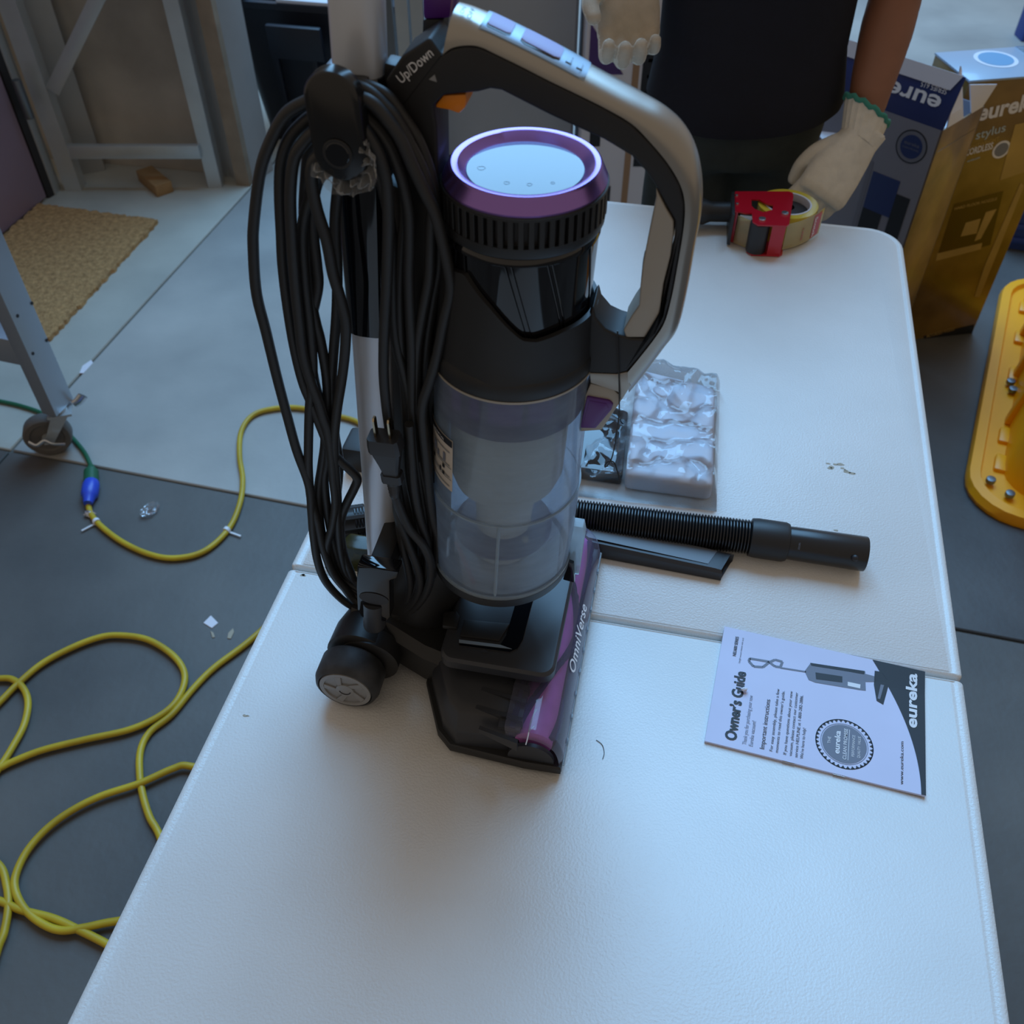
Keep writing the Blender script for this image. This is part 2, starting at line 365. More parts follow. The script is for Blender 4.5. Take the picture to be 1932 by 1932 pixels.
# ---- rolling frame leg with caster
pc, pr_, pl = W(107, 787, .14), W(139, 752, .14), W(80, 781, .14)
base = W(105, 850, 0); off = Vector((base.x, base.y, 0))
wt = empty('rolling_frame', off, label='brushed aluminium frame leg on a locking caster wheel at left', cat='frame')
q = pr_+pl-pc
prism('leg', [pc-off, pr_-off, q-off, pl-off], (0, 0, .85), M['alu'], wt, .003)
dl = (pl-pc).normalized(); dn = (pr_-pc).normalized()
z1 = .27; A = pl-off; A.z = z1; rail = [A+dn*.012, A+dn*.012+Vector((0, 0, .07)), A+dn*.07+Vector((0, 0, .07)), A+dn*.07]
prism('rail', rail, dl*.9, M['alu'], wt, .003)
for (px, py) in ((60, 572), (33, 596), (88, 642), (62, 667)):
    P = W(px, py, 0); r = ray(px, py); t = (pc-EYE).dot(dn.cross(Vector((0, 0, 1))))/r.dot(dn.cross(Vector((0, 0, 1)))); P = EYE+r*t-off
    nn = dn.cross(Vector((0, 0, 1)))
    bm = bmesh.new(); t1 = dn; rings = []
    for dd in (-.002, .0012):
        rings.append([P+nn*dd+t1*.004*cos(x)+Vector((0, 0, .004*sin(x))) for x in [2*pi*k/10 for k in range(10)]])
    add_loft(bm, rings); finish('rivet', bm, M['dark_trim'], wt)
ctr = Vector((0, 0, .055)); lc = (pc+q)/2-off
wd = Vector((.96, .28, 0)).normalized()     # rolling direction of the wheel
ax = wd.cross(Vector((0, 0, 1)))
bm = bmesh.new(); prof = [(.012, -.014), (.036, -.014), (.040, -.018), (.051, -.018), (.055, -.012), (.055, .012), (.051, .018), (.040, .018), (.036, .014), (.012, .014)]
rings = [[ctr+wd*(r*cos(t))+Vector((0, 0, r*sin(t)))+ax*h for (r, h) in prof] for t in [2*pi*k/36 for k in range(36)]]
add_loft(bm, rings+[rings[0]], True, False, False); bmesh.ops.remove_doubles(bm, verts=bm.verts, dist=1e-5)
wh = finish('caster_wheel', bm, mat('caster_rubber', (96, 92, 88), .6), wt, 40)
bm = bmesh.new()
for sg in (-1, 1):
    P = ctr+ax*(.023*sg); top = Vector((lc.x, lc.y, .128))+ax*(.023*sg)
    add_prism(bm, [P-wd*.011-Vector((0, 0, .012)), P+wd*.011-Vector((0, 0, .012)), top+wd*.020, top-wd*.020], ax*.003*sg)
add_box(bm, Vector((lc.x, lc.y, .128)), (.055, .055, .006), atan2(wd.y, wd.x)); add_loft(bm, [circle(Vector((lc.x, lc.y, .128)), .018, 16), circle(Vector((lc.x, lc.y, .145)), .018, 16)])
add_loft(bm, [[ctr+ax*h+wd*(.012*cos(t))+Vector((0, 0, .012*sin(t))) for t in [2*pi*k/16 for k in range(16)]] for h in (-.027, .027)])
finish('caster_fork', bm, M['galv'], wt, 40)
bm = bmesh.new(); add_loft(bm, [[ctr+ax*h+wd*(.034*cos(t))+Vector((0, 0, .034*sin(t))) for t in [2*pi*k/24 for k in range(24)]] for h in (-.011, .011)]); finish('caster_hub', bm, M['dark_trim'], wh, 40)
P0 = ctr+ax*.034+Vector((0, 0, .004))
if ax.y > 0: P0 = ctr-ax*.034+Vector((0, 0, .004))
pts = [P0+wd*x+Vector((0, y, z)) for x, y, z in ((-.036, -.004, .010), (-.018, -.012, .002), (0, -.006, .007), (.018, -.014, .0), (.042, -.010, -.010))]
tube('lock_lever', cat(pts, 6), (.006, .003), M['bright'], wt, 10)
P0 = pr_-off+Vector((-.002, -.006, -.012)); tube('brake_tab', [P0, P0+Vector((.012, .004, .005)), P0+Vector((.025, .01, .018))], (.012, .004), M['bright'], wt, 10)
# ---- cords on the floor
def floorpath(px, z): return [W(x, y, z) for x, y in px]
gp = floorpath([(-60, 745), (0, 757), (40, 766), (82, 781)], .006)+floorpath([(115, 805), (140, 830), (160, 855), (172, 880)], .006)
gc = tag(tube('green_cord', cat(gp, 8), .0055, M['green_cord'], None, 10), 'thin green power cord crossing the floor behind the caster wheel', 'cord')
P = W(172, 880, .014); Q = W(172, 912, .014)
tube('plug', [P, P.lerp(Q, .3), P.lerp(Q, .32), Q], [.008, .012, .017, .017], M['green_cord'], gc, 14)
seg = floorpath([(166, 948), (171, 968), (190, 992), (230, 1022), (280, 1045), (330, 1053), (385, 1040), (430, 1000), (452, 952), (458, 905), (452, 860), (455, 815), (475, 785), (510, 772), (560, 769), (620, 781), (690, 806), (760, 900), (720, 1000), (560, 1130)], .008)
seg += floorpath([(471, 1209), (405, 1259), (364, 1300), (324, 1348), (283, 1381), (265, 1417), (264, 1466), (271, 1506), (283, 1543), (299, 1571), (330, 1640), (400, 1660), (450, 1560), (420, 1470)], .008)
seg += floorpath([(356, 1445), (324, 1451), (263, 1478), (190, 1502), (134, 1530), (89, 1563), (53, 1603), (32, 1644), (28, 1676), (45, 1713), (77, 1741), (113, 1755), (154, 1751), (214, 1739), (280, 1735), (330, 1790), (270, 1815)], .013)
seg += floorpath([(194, 1777), (154, 1757), (101, 1733), (40, 1717), (0, 1700), (-50, 1685), (-70, 1640), (-40, 1610), (0, 1634), (13, 1672), (16, 1708), (10, 1749), (0, 1779), (-40, 1850), (-160, 1800), (-200, 1500), (-120, 1330), (-40, 1285)], .012)
seg += floorpath([(0, 1280), (24, 1282), (45, 1300), (53, 1328), (45, 1369), (24, 1409), (4, 1441), (-25, 1480), (-50, 1490), (-40, 1468), (0, 1449), (24, 1437), (81, 1415), (162, 1395), (243, 1377), (299, 1352), (332, 1324), (348, 1288), (344, 1259), (320, 1231), (279, 1207), (235, 1199), (194, 1201), (142, 1219), (81, 1251), (32, 1292), (0, 1324), (-60, 1380), (-130, 1400)], .010)
ec = tag(tube('extension_cord', cat(seg, 7), .0066, M['yellow_cord'], None, 10), 'yellow extension cord looping over the floor left of the table', 'cord')
P = W(173, 910, .016); Q = W(166, 950, .016)
tube('socket_end', [P, P.lerp(Q, .15), P.lerp(Q, .6), P.lerp(Q, .7), Q], [.017, .0195, .0195, .015, .010], M['blue_plastic'], ec, 12)
def band(px, py, dx, dy):
    P = W(px, py, .009); d = (W(px+dx, py+dy, .009)-P).normalized()
    bm = bmesh.new(); add_tube(bm, [P-d*.004, P+d*.004], .0085, 12)
    s = d.cross(Vector((0, 0, 1))); add_box(bm, P+s*.022+Vector((0, 0, -.004)), (.03, .004, .002), atan2(s.y, s.x))
    finish('twist_tie', bm, M['white_print'], ec)
band(428, 1000, 40, -45); band(182, 984, 20, 24)
# ---- litter on the floor
def scrap(px, pts, m, label, th=.002, z=.0):
    c = W(*px, 0); o = prism('litter', [W(px[0]+x, px[1]+y, 0)-c for x, y in pts], (0, 0, th), M[m], None, .0004, 1)
    o.location = c; return tag(o, label, 'litter')
scrap((398, 1174), [(-14, 2), (0, -12), (14, 2), (2, 12)], 'debris', 'square white paper scrap on the dark floor left of the table')
scrap((435, 1197), [(-6, 8), (-4, -2), (5, -11), (7, -4), (1, 9)], 'debris_tan', 'pale husk scrap on the floor, nearest the table edge')
scrap((401, 1198), [(-4, -7), (2, -4), (5, 5), (0, 6)], 'debris_tan', 'tiny pale chip on the floor just below the square paper scrap')
scrap((162, 693), [(-12, 12), (-6, -2), (10, -13), (14, -8), (-4, 12)], 'debris', 'white sliver lying in the floor joint beside the doormat')
def blob(name, c, r, m, label, catg, sq=.5, seed=0, sub=3):
    bm = bmesh.new(); bmesh.ops.create_icosphere(bm, subdivisions=sub, radius=1)
    for v in bm.verts:
        k = 1+.5*noise.noise(v.co*2.3+Vector((seed, 0, 0)))+.2*noise.noise(v.co*6+Vector((0, seed, 0)))
        v.co = Vector((v.co.x*r*k, v.co.y*r*k*.7, max((v.co.z*k*sq+sq)*r, 0)))
    o = finish(name, bm, m, None, 20); o.location = c; return tag(o, label, catg)
o = blob('plastic_wad', W(285, 966, 0), .022, M['film'], 'crumpled clear plastic wad on the floor inside the yellow cord loop', 'plastic', .45, 3); o.rotation_euler.z = .9
blob('foil_bit', W(171, 973, 0), .012, M['bright'], 'small shiny foil bit beside the blue plug of yellow cord', 'foil', .6, 5)
# ---- dark storage tote with offcuts in it
ty = radians(-12); tc_ = Vector((-.64, 3.57, 0))
tt = empty('storage_tote', tc_, ty, label='dark navy plastic storage tote holding offcuts beside the grey jamb', cat='storage bin')
bm = bmesh.new(); hgt = .475
add_loft(bm, [rrect(0, 0, .46, .34, .04, 0), rrect(0, 0, .57, .44, .05, hgt), rrect(0, 0, .60, .47, .06, hgt), rrect(0, 0, .60, .47, .06, hgt+.02), rrect(0, 0, .55, .42, .05, hgt+.02), rrect(0, 0, .45, .33, .04, .02)], True, True, True)
finish('tub', bm, M['tote'], tt, 40)
for x in (-.12, .02, .16): box('rib', (x, -.198-.0, .22), (.022, .02, .36), M['tote'], tt, .004).rotation_euler = (radians(6.5), 0, 0)
l = box('latch', (-.02, -.236, .42), (.19, .02, .11), M['tote'], tt, .006); l.rotation_euler = (radians(6), 0, 0)
def inT(x, y, z): return Matrix.Translation(tc_) @ Matrix.Rotation(ty, 4, 'Z') @ Vector((x, y, z))
def loose(name, x, y, z, size, rot, m, label, catg):
    o = box(name, (0, 0, 0), size, M[m], None, .003); o.location = inT(x, y, z); o.rotation_euler = rot; return tag(o, label, catg)
rim = hgt+.02
loose('white_board', .09, .0, rim+.007, (.36, .46, .012), (0, 0, ty), 'card_white', 'flat white board laid across the dark tote top', 'board')
loose('brown_carton', .15, .07, rim+.014+.045, (.17, .15, .088), (0, 0, ty+.2), 'card_brown', 'small brown carton standing on the white board over tote', 'carton')
o = tube('cardboard_tube', [(0, -.24, 0), (0, .26, 0)], .024, M['card_white'], None, 20); o.location = inT(-.20, 0, rim+.0245); o.rotation_euler.z = ty-.10; tag(o, 'cream cardboard tube lying at the left across the dark tote', 'tube')
# ---- metal shelf upright behind the vacuum, grey cabinet, printed carton
st = empty('shelf_upright', (-.28, 2.62, 0), label='pale metal shelf upright standing behind the vacuum pole', cat='shelf post')
for x, dpt, m in ((-.045, .03, 'steel_grey'), (-.005, .045, 'galv'), (.034, .05, 'galv')):
    bm = bmesh.new(); t = .004; w2 = .032
    add_prism(bm, [(x-w2/2, 0, 0), (x+w2/2, 0, 0), (x+w2/2, dpt, 0), (x+w2/2-t, dpt, 0), (x+w2/2-t, t, 0), (x-w2/2+t, t, 0), (x-w2/2+t, dpt, 0), (x-w2/2, dpt, 0)], (0, 0, 1.3)); finish('channel', bm, M[m], st)
box('foot_plate', (0, .01, .004), (.14, .1, .008), M['steel_grey'], st, .002)
b = box('brace_bar', (-.005, -.008, .62), (.10, .012, .03), M['steel_grey'], st); b.rotation_euler.y = radians(38)
cb = empty('grey_cabinet', (.0, 2.72, 0), label='plain grey cabinet raised on dark plinth behind the vacuum', cat='cabinet')
box('body', (-.02, .23, .61), (.40, .44, .66), M['cab'], cb, .008)
box('plinth', (-.02, .25, .14), (.36, .36, .28), M['dark_trim'], cb, .004)
box('door', (-.02, .004, .61), (.385, .014, .645), M['cab'], cb, .004)
pcn = empty('printed_carton', (.36, 2.62, 0), label='tall white printed carton standing behind the raised gloved hand', cat='carton')
box('carton_body', (0, .14, .42), (.33, .28, .84), M['card_white'], pcn, .003)
fy = -.0005
def fr(name, x0, x1, z0, z1, m): return prism(name, [(x0, fy, z0), (x1, fy, z0), (x1, fy, z1), (x0, fy, z1)], (0, -.0008, 0), M[m], pcn, 0, smooth=None)
fr('print_panel', -.01, .16, .30, .66, 'black_print'); fr('print_edge', -.036, -.018, .02, .82, 'card_brown')
for k in range(7): fr('print_line', .004, .15, .34+k*.042, .343+k*.042+.006, 'grey_print')
for k in range(5): prism('print_stripe', [(-.15+k*.018, -.0006, .70), (-.144+k*.018, -.0006, .70), (-.144+k*.018-.02, -.0006, .82), (-.15+k*.018-.02, -.0006, .82)], (0, -.0007, 0), M['black_print'], pcn, 0, smooth=None)
prism('print_picture', [(-.155, -.0006, .56), (-.06, -.0006, .56), (-.155, -.0006, .69)], (0, -.0007, 0), M['box_purple'], pcn, 0, smooth=None)
for k, (x0, x1, z0, z1) in enumerate(((-.14, -.12, .10, .30), (-.10, -.07, .16, .24), (-.14, -.11, .36, .50), (-.09, -.06, .38, .46))): fr('print_mark', x0, x1, z0, z1, 'black_print')
# ---- blue pole and blue crate at the right
bp = W(1917, 72, 0); o = box('blue_pole', (0, 0, 1.1), (.09, .09, 2.2), M['blue_crate'], None, .006); o.location = (bp.x+.05, bp.y, 0); tag(o, 'blue steel pole on the far floor at right', 'pole')
bc = W(1912, 470, 0); cr = empty('blue_crate', (bc.x+.22, bc.y+.12, 0), radians(-14), label='blue plastic crate on the floor behind the yellow tub', cat='crate')
bm = bmesh.new(); add_loft(bm, [rrect(0, 0, .46, .34, .02, 0), rrect(0, 0, .48, .36, .02, .16), rrect(0, 0, .45, .33, .02, .16), rrect(0, 0, .43, .31, .02, .015)]); finish('crate_body', bm, M['blue_crate'], cr, 40)
for z in (.035, .08, .125): box('slat', (0, -.176, z), (.44, .012, .018), M['blue_crate'], cr, .002)
# ---- yellow moulded tub upside down on the floor
yp = [W(1820, 905, .03), W(1818, 940, .03), W(1830, 962, .03), W(1862, 985, .03), W(1940, 1010, .03)]
a0 = W(1896, 520, .03); a1 = W(1820, 930, .03); dv = (a0-a1); dv.z = 0; Ly = dv.length; dv.normalize(); du = Vector((dv.y, -dv.x, 0))
yc = a1+dv*Ly/2+du*.33; yc.z = 0
yt = empty('yellow_tub', yc, atan2(dv.y, dv.x)-pi/2, label='yellow moulded plastic tub with bolted rim turned over on floor', cat='tub')
L_ = Ly+.06; Wd = .66
bm = bmesh.new()
add_loft(bm, [rrect(0, 0, Wd, L_, .12, .0), rrect(0, 0, Wd+.006, L_+.006, .12, .012), rrect(0, 0, Wd-.004, L_-.004, .12, .03), rrect(0, 0, Wd-.05, L_-.05, .10, .032), rrect(0, 0, Wd-.06, L_-.06, .10, .02), rrect(0, 0, Wd-.15, L_-.16, .09, .022), rrect(0, 0, Wd-.20, L_-.24, .09, .34), rrect(0, 0, Wd-.26, L_-.30, .07, .38)])
finish('shell', bm, M['yellow_tub'], yt, 35)
for k, v in enumerate((-.36, -.25, .02, .2, .36)): box('rim_lug', (-Wd/2+.068, v, .024), (.03, .06, .018), M['yellow_tub'], yt, .008)
for v in (-.2, 0, .2, .38):
    prism('wall_rib', [(-Wd/2+.062, v, .022), (-Wd/2+.062, v+.03, .022), (-Wd/2+.092, v+.03, .33), (-Wd/2+.092, v, .33)], (.03, 0, 0), M['yellow_tub'], yt, .004)
for (x, v) in ((-.28, -.44), (-.235, -.47), (-.27, -.03), (-.262, -.062), (-.25, .47), (-.1, -.50)): cyl('bolt', (x, v, .034), .011, .012, M['steel_grey'], yt, n=14, bev=.003)
# ---- cartons on the floor at the right
ga = radians(10); gr = Vector((1.305, 2.225, 0)); gd = Vector((cos(ga), sin(ga), 0)); gn = Vector((sin(ga), -cos(ga), 0)); GW = .28; GH = .718
gb = empty('gold_carton', gr-gd*GW/2-gn*.08, ga, label='gold stick vacuum carton with pale blue top, rearmost of two cartons', cat='carton')
box('carton_body', (0, 0, GH/2), (GW, .16, GH), M['box_gold'], gb, .002)
box('top_flap', (.0, .0, GH+.002), (GW+.002, .165, .005), M['box_blue_top'], gb, .001)
box('side_flap', (-GW/2-.02, .01, GH-.01), (.05, .14, .004), M['card_white'], gb, .001).rotation_euler = (0, radians(-22), 0)
cyl('top_emblem_ring', (-.02, .02, GH+.0048), .05, .0008, M['card_white'], gb, bev=0); cyl('top_emblem', (-.02, .02, GH+.0054), .04, .0008, M['box_blue_dot'], gb, bev=0)
box('tape_strip', (.09, 0, GH+.0052), (.05, .166, .001), M['film'], gb, 0)
X0 = -GW/2; fyy = -.08
def gq(name, x0, x1, z0, z1, m, d=.0006): return prism(name, [(x0, fyy, z0), (x1, fyy, z0), (x1, fyy, z1), (x0, fyy, z1)], (0, -d, 0), M[m], gb, 0, smooth=None)
gx = lambda px, py: gb_loc(px, py)
def gb_loc(px, py):
    r = ray(px, py); t = (gr-EYE).dot(gn)/r.dot(gn); P = EYE+r*t-Vector((gb.location.x, gb.location.y, 0))
    return Vector((P.dot(gd), fyy, P.z))
def gpoly(name, pxs, m, d=.0006): return prism(name, [gb_loc(*q) for q in pxs], (0, -d, 0), M[m], gb, 0, smooth=None)
gpoly('print_picture', [(1800, 385), (1893, 360), (1868, 462), (1766, 490)], 'box_gold_dark')
gpoly('print_strip', [(1768, 478), (1853, 458), (1850, 470), (1765, 492)], 'box_gold_pale', .001)
gpoly('print_base', [(1742, 634), (1838, 612), (1834, 630), (1744, 643)], 'black_print')
gpoly('print_wand', [(1925, 345), (1932, 350), (1868, 510), (1848, 560), (1838, 560), (1856, 505)], 'box_gold_pale', .001)
gpoly('print_machine', [(1915, 235), (1960, 225), (1945, 320), (1886, 340)], 'box_gold_pale', .001)
for pts in ([(1822, 420), (1850, 412), (1842, 440), (1812, 446)], [(1860, 400), (1880, 394), (1850, 450), (1838, 455)]): gpoly('print_shape', pts, 'box_gold_pale', .001)
def gtext(s, p0, p1, cap, m, bold=.02): 
    a, b = gb_loc(*p0), gb_loc(*p1); return text(s, (b-a).length, cap, a+Vector((0, -.001, 0)), b-a, (0, 0, 1), M[m], gb, bold=bold)
gtext('eureka', (1842, 228), (1958, 202), .040, 'card_white', .03); gtext('stylus', (1840, 263), (1896, 247), .022, 'box_blue_top', .01)
gtext('LIGHTWEIGHT', (1822, 284), (1884, 264), .010, 'box_gold_pale'); gtext('CORDLESS', (1820, 294), (1872, 280), .017, 'card_white')
gtext('eureka.com', (1824, 306), (1848, 298), .006, 'box_blue_top'); gtext('HARD FLOOR NOZZLE', (1800, 396), (1880, 377), .008, 'box_gold_pale'); gtext('MOTORIZED NOZZLE', (1748, 637), (1800, 622), .012, 'box_gold_pale')
def gdisc(name, pc_, r, m, d):
    c = gb_loc(*pc_); bm = bmesh.new(); add_loft(bm, [circle(c, r, 28, 'Y'), circle(c+Vector((0, -d, 0)), r, 28, 'Y')]); return finish(name, bm, M[m], gb)
gdisc('seal_ring', (1889, 282), .022, 'card_white', .0008); gdisc('seal', (1889, 282), .017, 'grey_print', .0012)
# front navy/grey carton, turned with a corner to us
K = Vector((.925, 2.0, 0)); sa = atan2(.135, .143); sd = Vector((cos(sa), sin(sa), 0)); fd = Vector((-sin(sa), cos(sa), 0)); KH = .686; SD = .185; FD = .30
kc = K+sd*SD/2+fd*FD/2
gk = empty('navy_carton', kc, sa, label='grey carton with navy flap standing open, behind the table corner', cat='carton')
wl = .004
box('front_panel', (-SD/2+wl/2, 0, KH/2), (wl, FD, KH), M['box_grey'], gk, .0005); box('back_panel', (SD/2-wl/2, 0, KH/2), (wl, FD, KH), M['box_grey'], gk, .0005)
box('side_panel', (0, -FD/2+wl/2, KH/2), (SD, wl, KH), M['box_tan'], gk, .0005); box('side_panel', (0, FD/2-wl/2, KH/2), (SD, wl, KH), M['box_tan'], gk, .0005)
box('bottom_panel', (0, 0, wl/2), (SD, FD, wl), M['box_grey'], gk, 0); box('inner_flap', (.0, -.02, KH-.05), (SD-.02, FD-.04, .004), M['card_white'], gk, 0)
def kw(v): return Matrix.Rotation(-sa, 4, 'Z') @ (Vector(v)-kc)
# navy flap hinged on the front panel
h0 = Vector((-SD/2, -FD/2, KH)); h1 = Vector((-SD/2, FD/2, KH)); fu = Vector((.25, 0, .97)).normalized()*.108
prism('navy_flap', [h0, h1, h1+fu, h0+fu], (.003, 0, 0), M['box_navy'], gk, .0005)
prism('flap_label', [h0+fu*.72+Vector((-.0012, .02, 0)), h1+fu*.72+Vector((-.0012, 0, 0)), h1+fu*1.02+Vector((-.0012, 0, 0)), h0+fu*1.02+Vector((-.0012, .005, 0))], (-.0006, 0, 0), M['card_white'], gk, 0)
sf0 = Vector((-SD/2, -FD/2, KH)); sf1 = Vector((SD/2, -FD/2, KH)); su = Vector((0, -.02, .09))
prism('torn_flap', [sf0+Vector((.02, .0, .0)), sf0+Vector((.09, 0, 0)), sf0+Vector((.07, .03, .1)), sf0+Vector((.035, .02, .12))], (0, .003, 0), M['card_white'], gk, .0005)
prism('torn_flap', [sf1+Vector((-.06, 0, 0)), sf1+Vector((-.01, 0, 0)), sf1+Vector((0, -.01, .05)), sf1+Vector((-.07, .02, .06))], (0, .003, 0), M['card_white'], gk, .0005)
fx = -SD/2-.0006
# the word stands upside down on the raised flap
text('eureka', .19, .034, h0+fu*.56+Vector((-.001, .028, 0)), (0, 1, 0), -fu, M['white_print'], gk, bold=.02)
text('SERIES 615', .06, .011, h0+fu*.72+Vector((-.001, .025, 0)), (0, 1, 0), -fu, M['white_print'], gk)
def kdisc(name, y, z, r, m, d):
    bm = bmesh.new(); add_loft(bm, [circle((fx, y, z), r, 32, 'X'), circle((fx-d, y, z), r, 32, 'X')]); return finish(name, bm, M[m], gk)
sy = -FD/2+.056
kdisc('seal_edge', sy, .632, .037, 'black_print', .0004); kdisc('seal_ring', sy, .632, .034, 'grey_print', .0008); kdisc('seal', sy, .632, .026, 'box_navy', .0012)
text('eureka', .036, .008, (fx-.0014, sy+.018, .635), (0, -1, 0), (0, 0, 1), M['grey_print'], gk); text('CLEAN PROMISE', .04, .004, (fx-.0014, sy+.02, .626), (0, -1, 0), (0, 0, 1), M['grey_print'], gk)
def kq(name, y0, y1, z0, z1, m, d=.0006): return prism(name, [(fx, y0, z0), (fx, y1, z0), (fx, y1, z1), (fx, y0, z1)], (-d, 0, 0), M[m], gk, 0, smooth=None)
kq('print_wand', sy+.075, sy+.085, .30, .57, 'grey_print'); kq('print_machine', sy+.02, sy+.07, .34, .46, 'black_print', .001); kq('print_machine', sy+.0, sy+.07, .46, .55, 'box_navy', .0008)
kq('print_machine', sy-.035, sy+.0, .36, .52, 'black_print', .001); kq('print_machine', sy+.03, sy+.09, .22, .33, 'black_print', .001)
# ================================================================== TABLE
TY = radians(-11.95); TM = Vector((.1094, .6488, 0)); TWD = .762; TL1, TL2 = .914, .946
tb = empty('folding_table', TM, TY, label='white textured folding table with a seam across its middle', cat='table')
def rr2(x0, x1, y0, y1, rad, z, n=8):
    out = []
    for (cx, cy, sx, sy, a, r) in ((x1, y1, 1, 1, 0, rad[0]), (x0, y1, -1, 1, pi/2, rad[1]), (x0, y0, -1, -1, pi, rad[2]), (x1, y0, 1, -1, 3*pi/2, rad[3])):
        for i in range(n+1):
            t = a+pi/2*i/n; out.append(Vector((cx-sx*r+r*cos(t), cy-sy*r+r*sin(t), z)))
    return out
def top_half(y0, y1, far):
    rb, rs = .06, .006
    rad0 = (rb, rb, rs, rs) if far else (rs, rs, rb, rb)
    bm = bmesh.new(); rings = []
    for ins, z in ((.004, -.045), (0, -.042), (0, -.007), (.0015, -.003), (.006, -.0005), (.0085, -.0002), (.0105, -.0014), (.0125, -.0014), (.0145, 0.0)):
        rings.append(rr2(-TWD/2+ins, TWD/2-ins, y0+(ins if not far else ins*.35), y1-(ins if far else ins*.35), tuple(max(r-ins, .002) for r in rad0), TT+z))
    add_loft(bm, rings); return finish('tabletop', bm, M['table'], tb, 50)
top_half(-TL1, -.0022, False); top_half(.0022, TL2, True)
box('seam_strip', (0, 0, TT-.026), (TWD-.02, .02, .03), M['seam'], tb, .001)
for sy, yy in ((-1, -.62), (1, .66)):
    for sx in (-1, 1):
        tube('leg', [(sx*.29, yy, TT-.045), (sx*.29, yy, .012)], .0125, M['steel_grey'], tb, 14)
        cyl('leg_foot', (sx*.29, yy, .012), .016, .024, M['black'], tb, n=16)
    tube('crossbar', [(-.29, yy, .22), (.29, yy, .22)], .010, M['steel_grey'], tb, 12)
    tube('leg_brace', [(0, yy, .22), (0, yy-sy*.3, TT-.05)], .009, M['steel_grey'], tb, 12)
for sx in (-1, 1): box('side_rail', (sx*.30, 0, TT-.06), (.025, 1.5, .03), M['steel_grey'], tb, .002)
# stains rubbed into the top: small dry marks
def onT(px, py): 
    P = W(px, py, TT)-TM; c, s = cos(-TY), sin(-TY); return Vector((P.x*c-P.y*s, P.x*s+P.y*c, TT))
for (px, py, r, n, sd) in ((1580, 880, 14, 7, 1), (1600, 890, 10, 5, 2), (465, 1350, 4, 2, 3), (575, 1086, 4, 2, 4), (1245, 770, 3, 2, 5), (1575, 1000, 3, 1, 6)):
    rr = random.Random(sd); bm = bmesh.new()
    for _ in range(n):
        c = onT(px+rr.uniform(-r, r)*1.4, py+rr.uniform(-r, r)*.4); k = rr.uniform(.0008, .0026)
        pts = [c+Vector((k*1.9*cos(t)*rr.uniform(.6, 1.2), k*sin(t)*rr.uniform(.6, 1.2), .0)) for t in [2*pi*i/8 for i in range(8)]]
        add_prism(bm, pts, (0, 0, .00025))
    finish('stain', bm, M['debris_tan'], tb)
def hair(pts): tube('fibre', cat([W(x, y, TT+.0006) for x, y in pts], 6), .0003, M['black'], None, 5)
h = tube('fibre', cat([W(x, y, TT+.0006) for x, y in ((1125, 1396), (1136, 1405), (1140, 1420), (1137, 1432))], 6), .0003, M['black'], None, 5)
tag(h, 'single curved dark fibre on the table right of the brush head', 'fibre')
# ================================================================== MANUAL
Pd, Pa, Pb, Pc = W(1330, 1397, TT+.004), W(1368, 1176, TT+.004), W(1752, 1268, TT+.004), W(1748, 1498, TT+.004)
ex = (Pa-Pd).normalized(); ey = Vector((ex.y, -ex.x, 0)); MW, MH = .148, .213
mo = Pd.copy(); mo.z = TT
mn = empty('owners_manual', mo, atan2(ex.y, ex.x), label='white printed booklet manual lying flat on the table', cat='booklet')
# local: x across the page, -y down the page
bm = bmesh.new(); NX, NY = 16, 22
def mz(x, y):      # gentle paper relief, shared by everything printed on it
    t = x/MW; return .0032+.0035*max(0, t-.8)**1.2*3+.0012*max(0, -y/MH-.85)*5*(1-t)
g0 = [[bm.verts.new((MW*i/NX, -MH*j/NY, mz(MW*i/NX, -MH*j/NY))) for j in range(NY+1)] for i in range(NX+1)]
g1 = [[bm.verts.new((MW*i/NX, -MH*j/NY, mz(MW*i/NX, -MH*j/NY)-.003)) for j in range(NY+1)] for i in range(NX+1)]
for i in range(NX):
    for j in range(NY):
        bm.faces.new((g0[i][j], g0[i+1][j], g0[i+1][j+1], g0[i][j+1])); bm.faces.new((g1[i][j], g1[i][j+1], g1[i+1][j+1], g1[i+1][j]))
for i in range(NX):
    bm.faces.new((g0[i][0], g1[i][0], g1[i+1][0], g0[i+1][0])); bm.faces.new((g0[i][NY], g0[i+1][NY], g1[i+1][NY], g1[i][NY]))
for j in range(NY):
    bm.faces.new((g0[0][j], g0[0][j+1], g1[0][j+1], g1[0][j])); bm.faces.new((g0[NX][j], g1[NX][j], g1[NX][j+1], g0[NX][j+1]))
finish('pages', bm, M['paper'], mn, 50)
def drape(o, d=.00025):
    for v in o.data.vertices: v.co.z = mz(v.co.x, v.co.y)+d
    return o
def fillpoly(name, loops, m, d=.0002):           # flat print, triangulated finely enough to follow the paper
    bm = bmesh.new()
    for lp in loops: bm.faces.new([bm.verts.new((x, y, 0)) for x, y in lp])
    bmesh.ops.triangulate(bm, faces=bm.faces); bmesh.ops.subdivide_edges(bm, edges=[e for e in bm.edges if e.calc_length() > .02], cuts=3, use_grid_fill=False)
    bmesh.ops.triangulate(bm, faces=bm.faces)
    return drape(finish(name, bm, M[m], mn), d)
def mtext(s, wd, cap, x, y, m='black_print', bold=0, d=.0005, shear=0):
    return drape(text(s, wd, cap, (x, y, 0), (1, 0, 0), (0, 1, 0), M[m], mn, bold=bold, shear=shear), d)
sw = [(x*MW, -(.980-.235*x**1.9)*MH) for x in [i/20 for i in range(21)]]
quads = [[sw[i], sw[i+1], (sw[i+1][0], -MH), (sw[i][0], -MH)] for i in range(20)]
bm = bmesh.new()
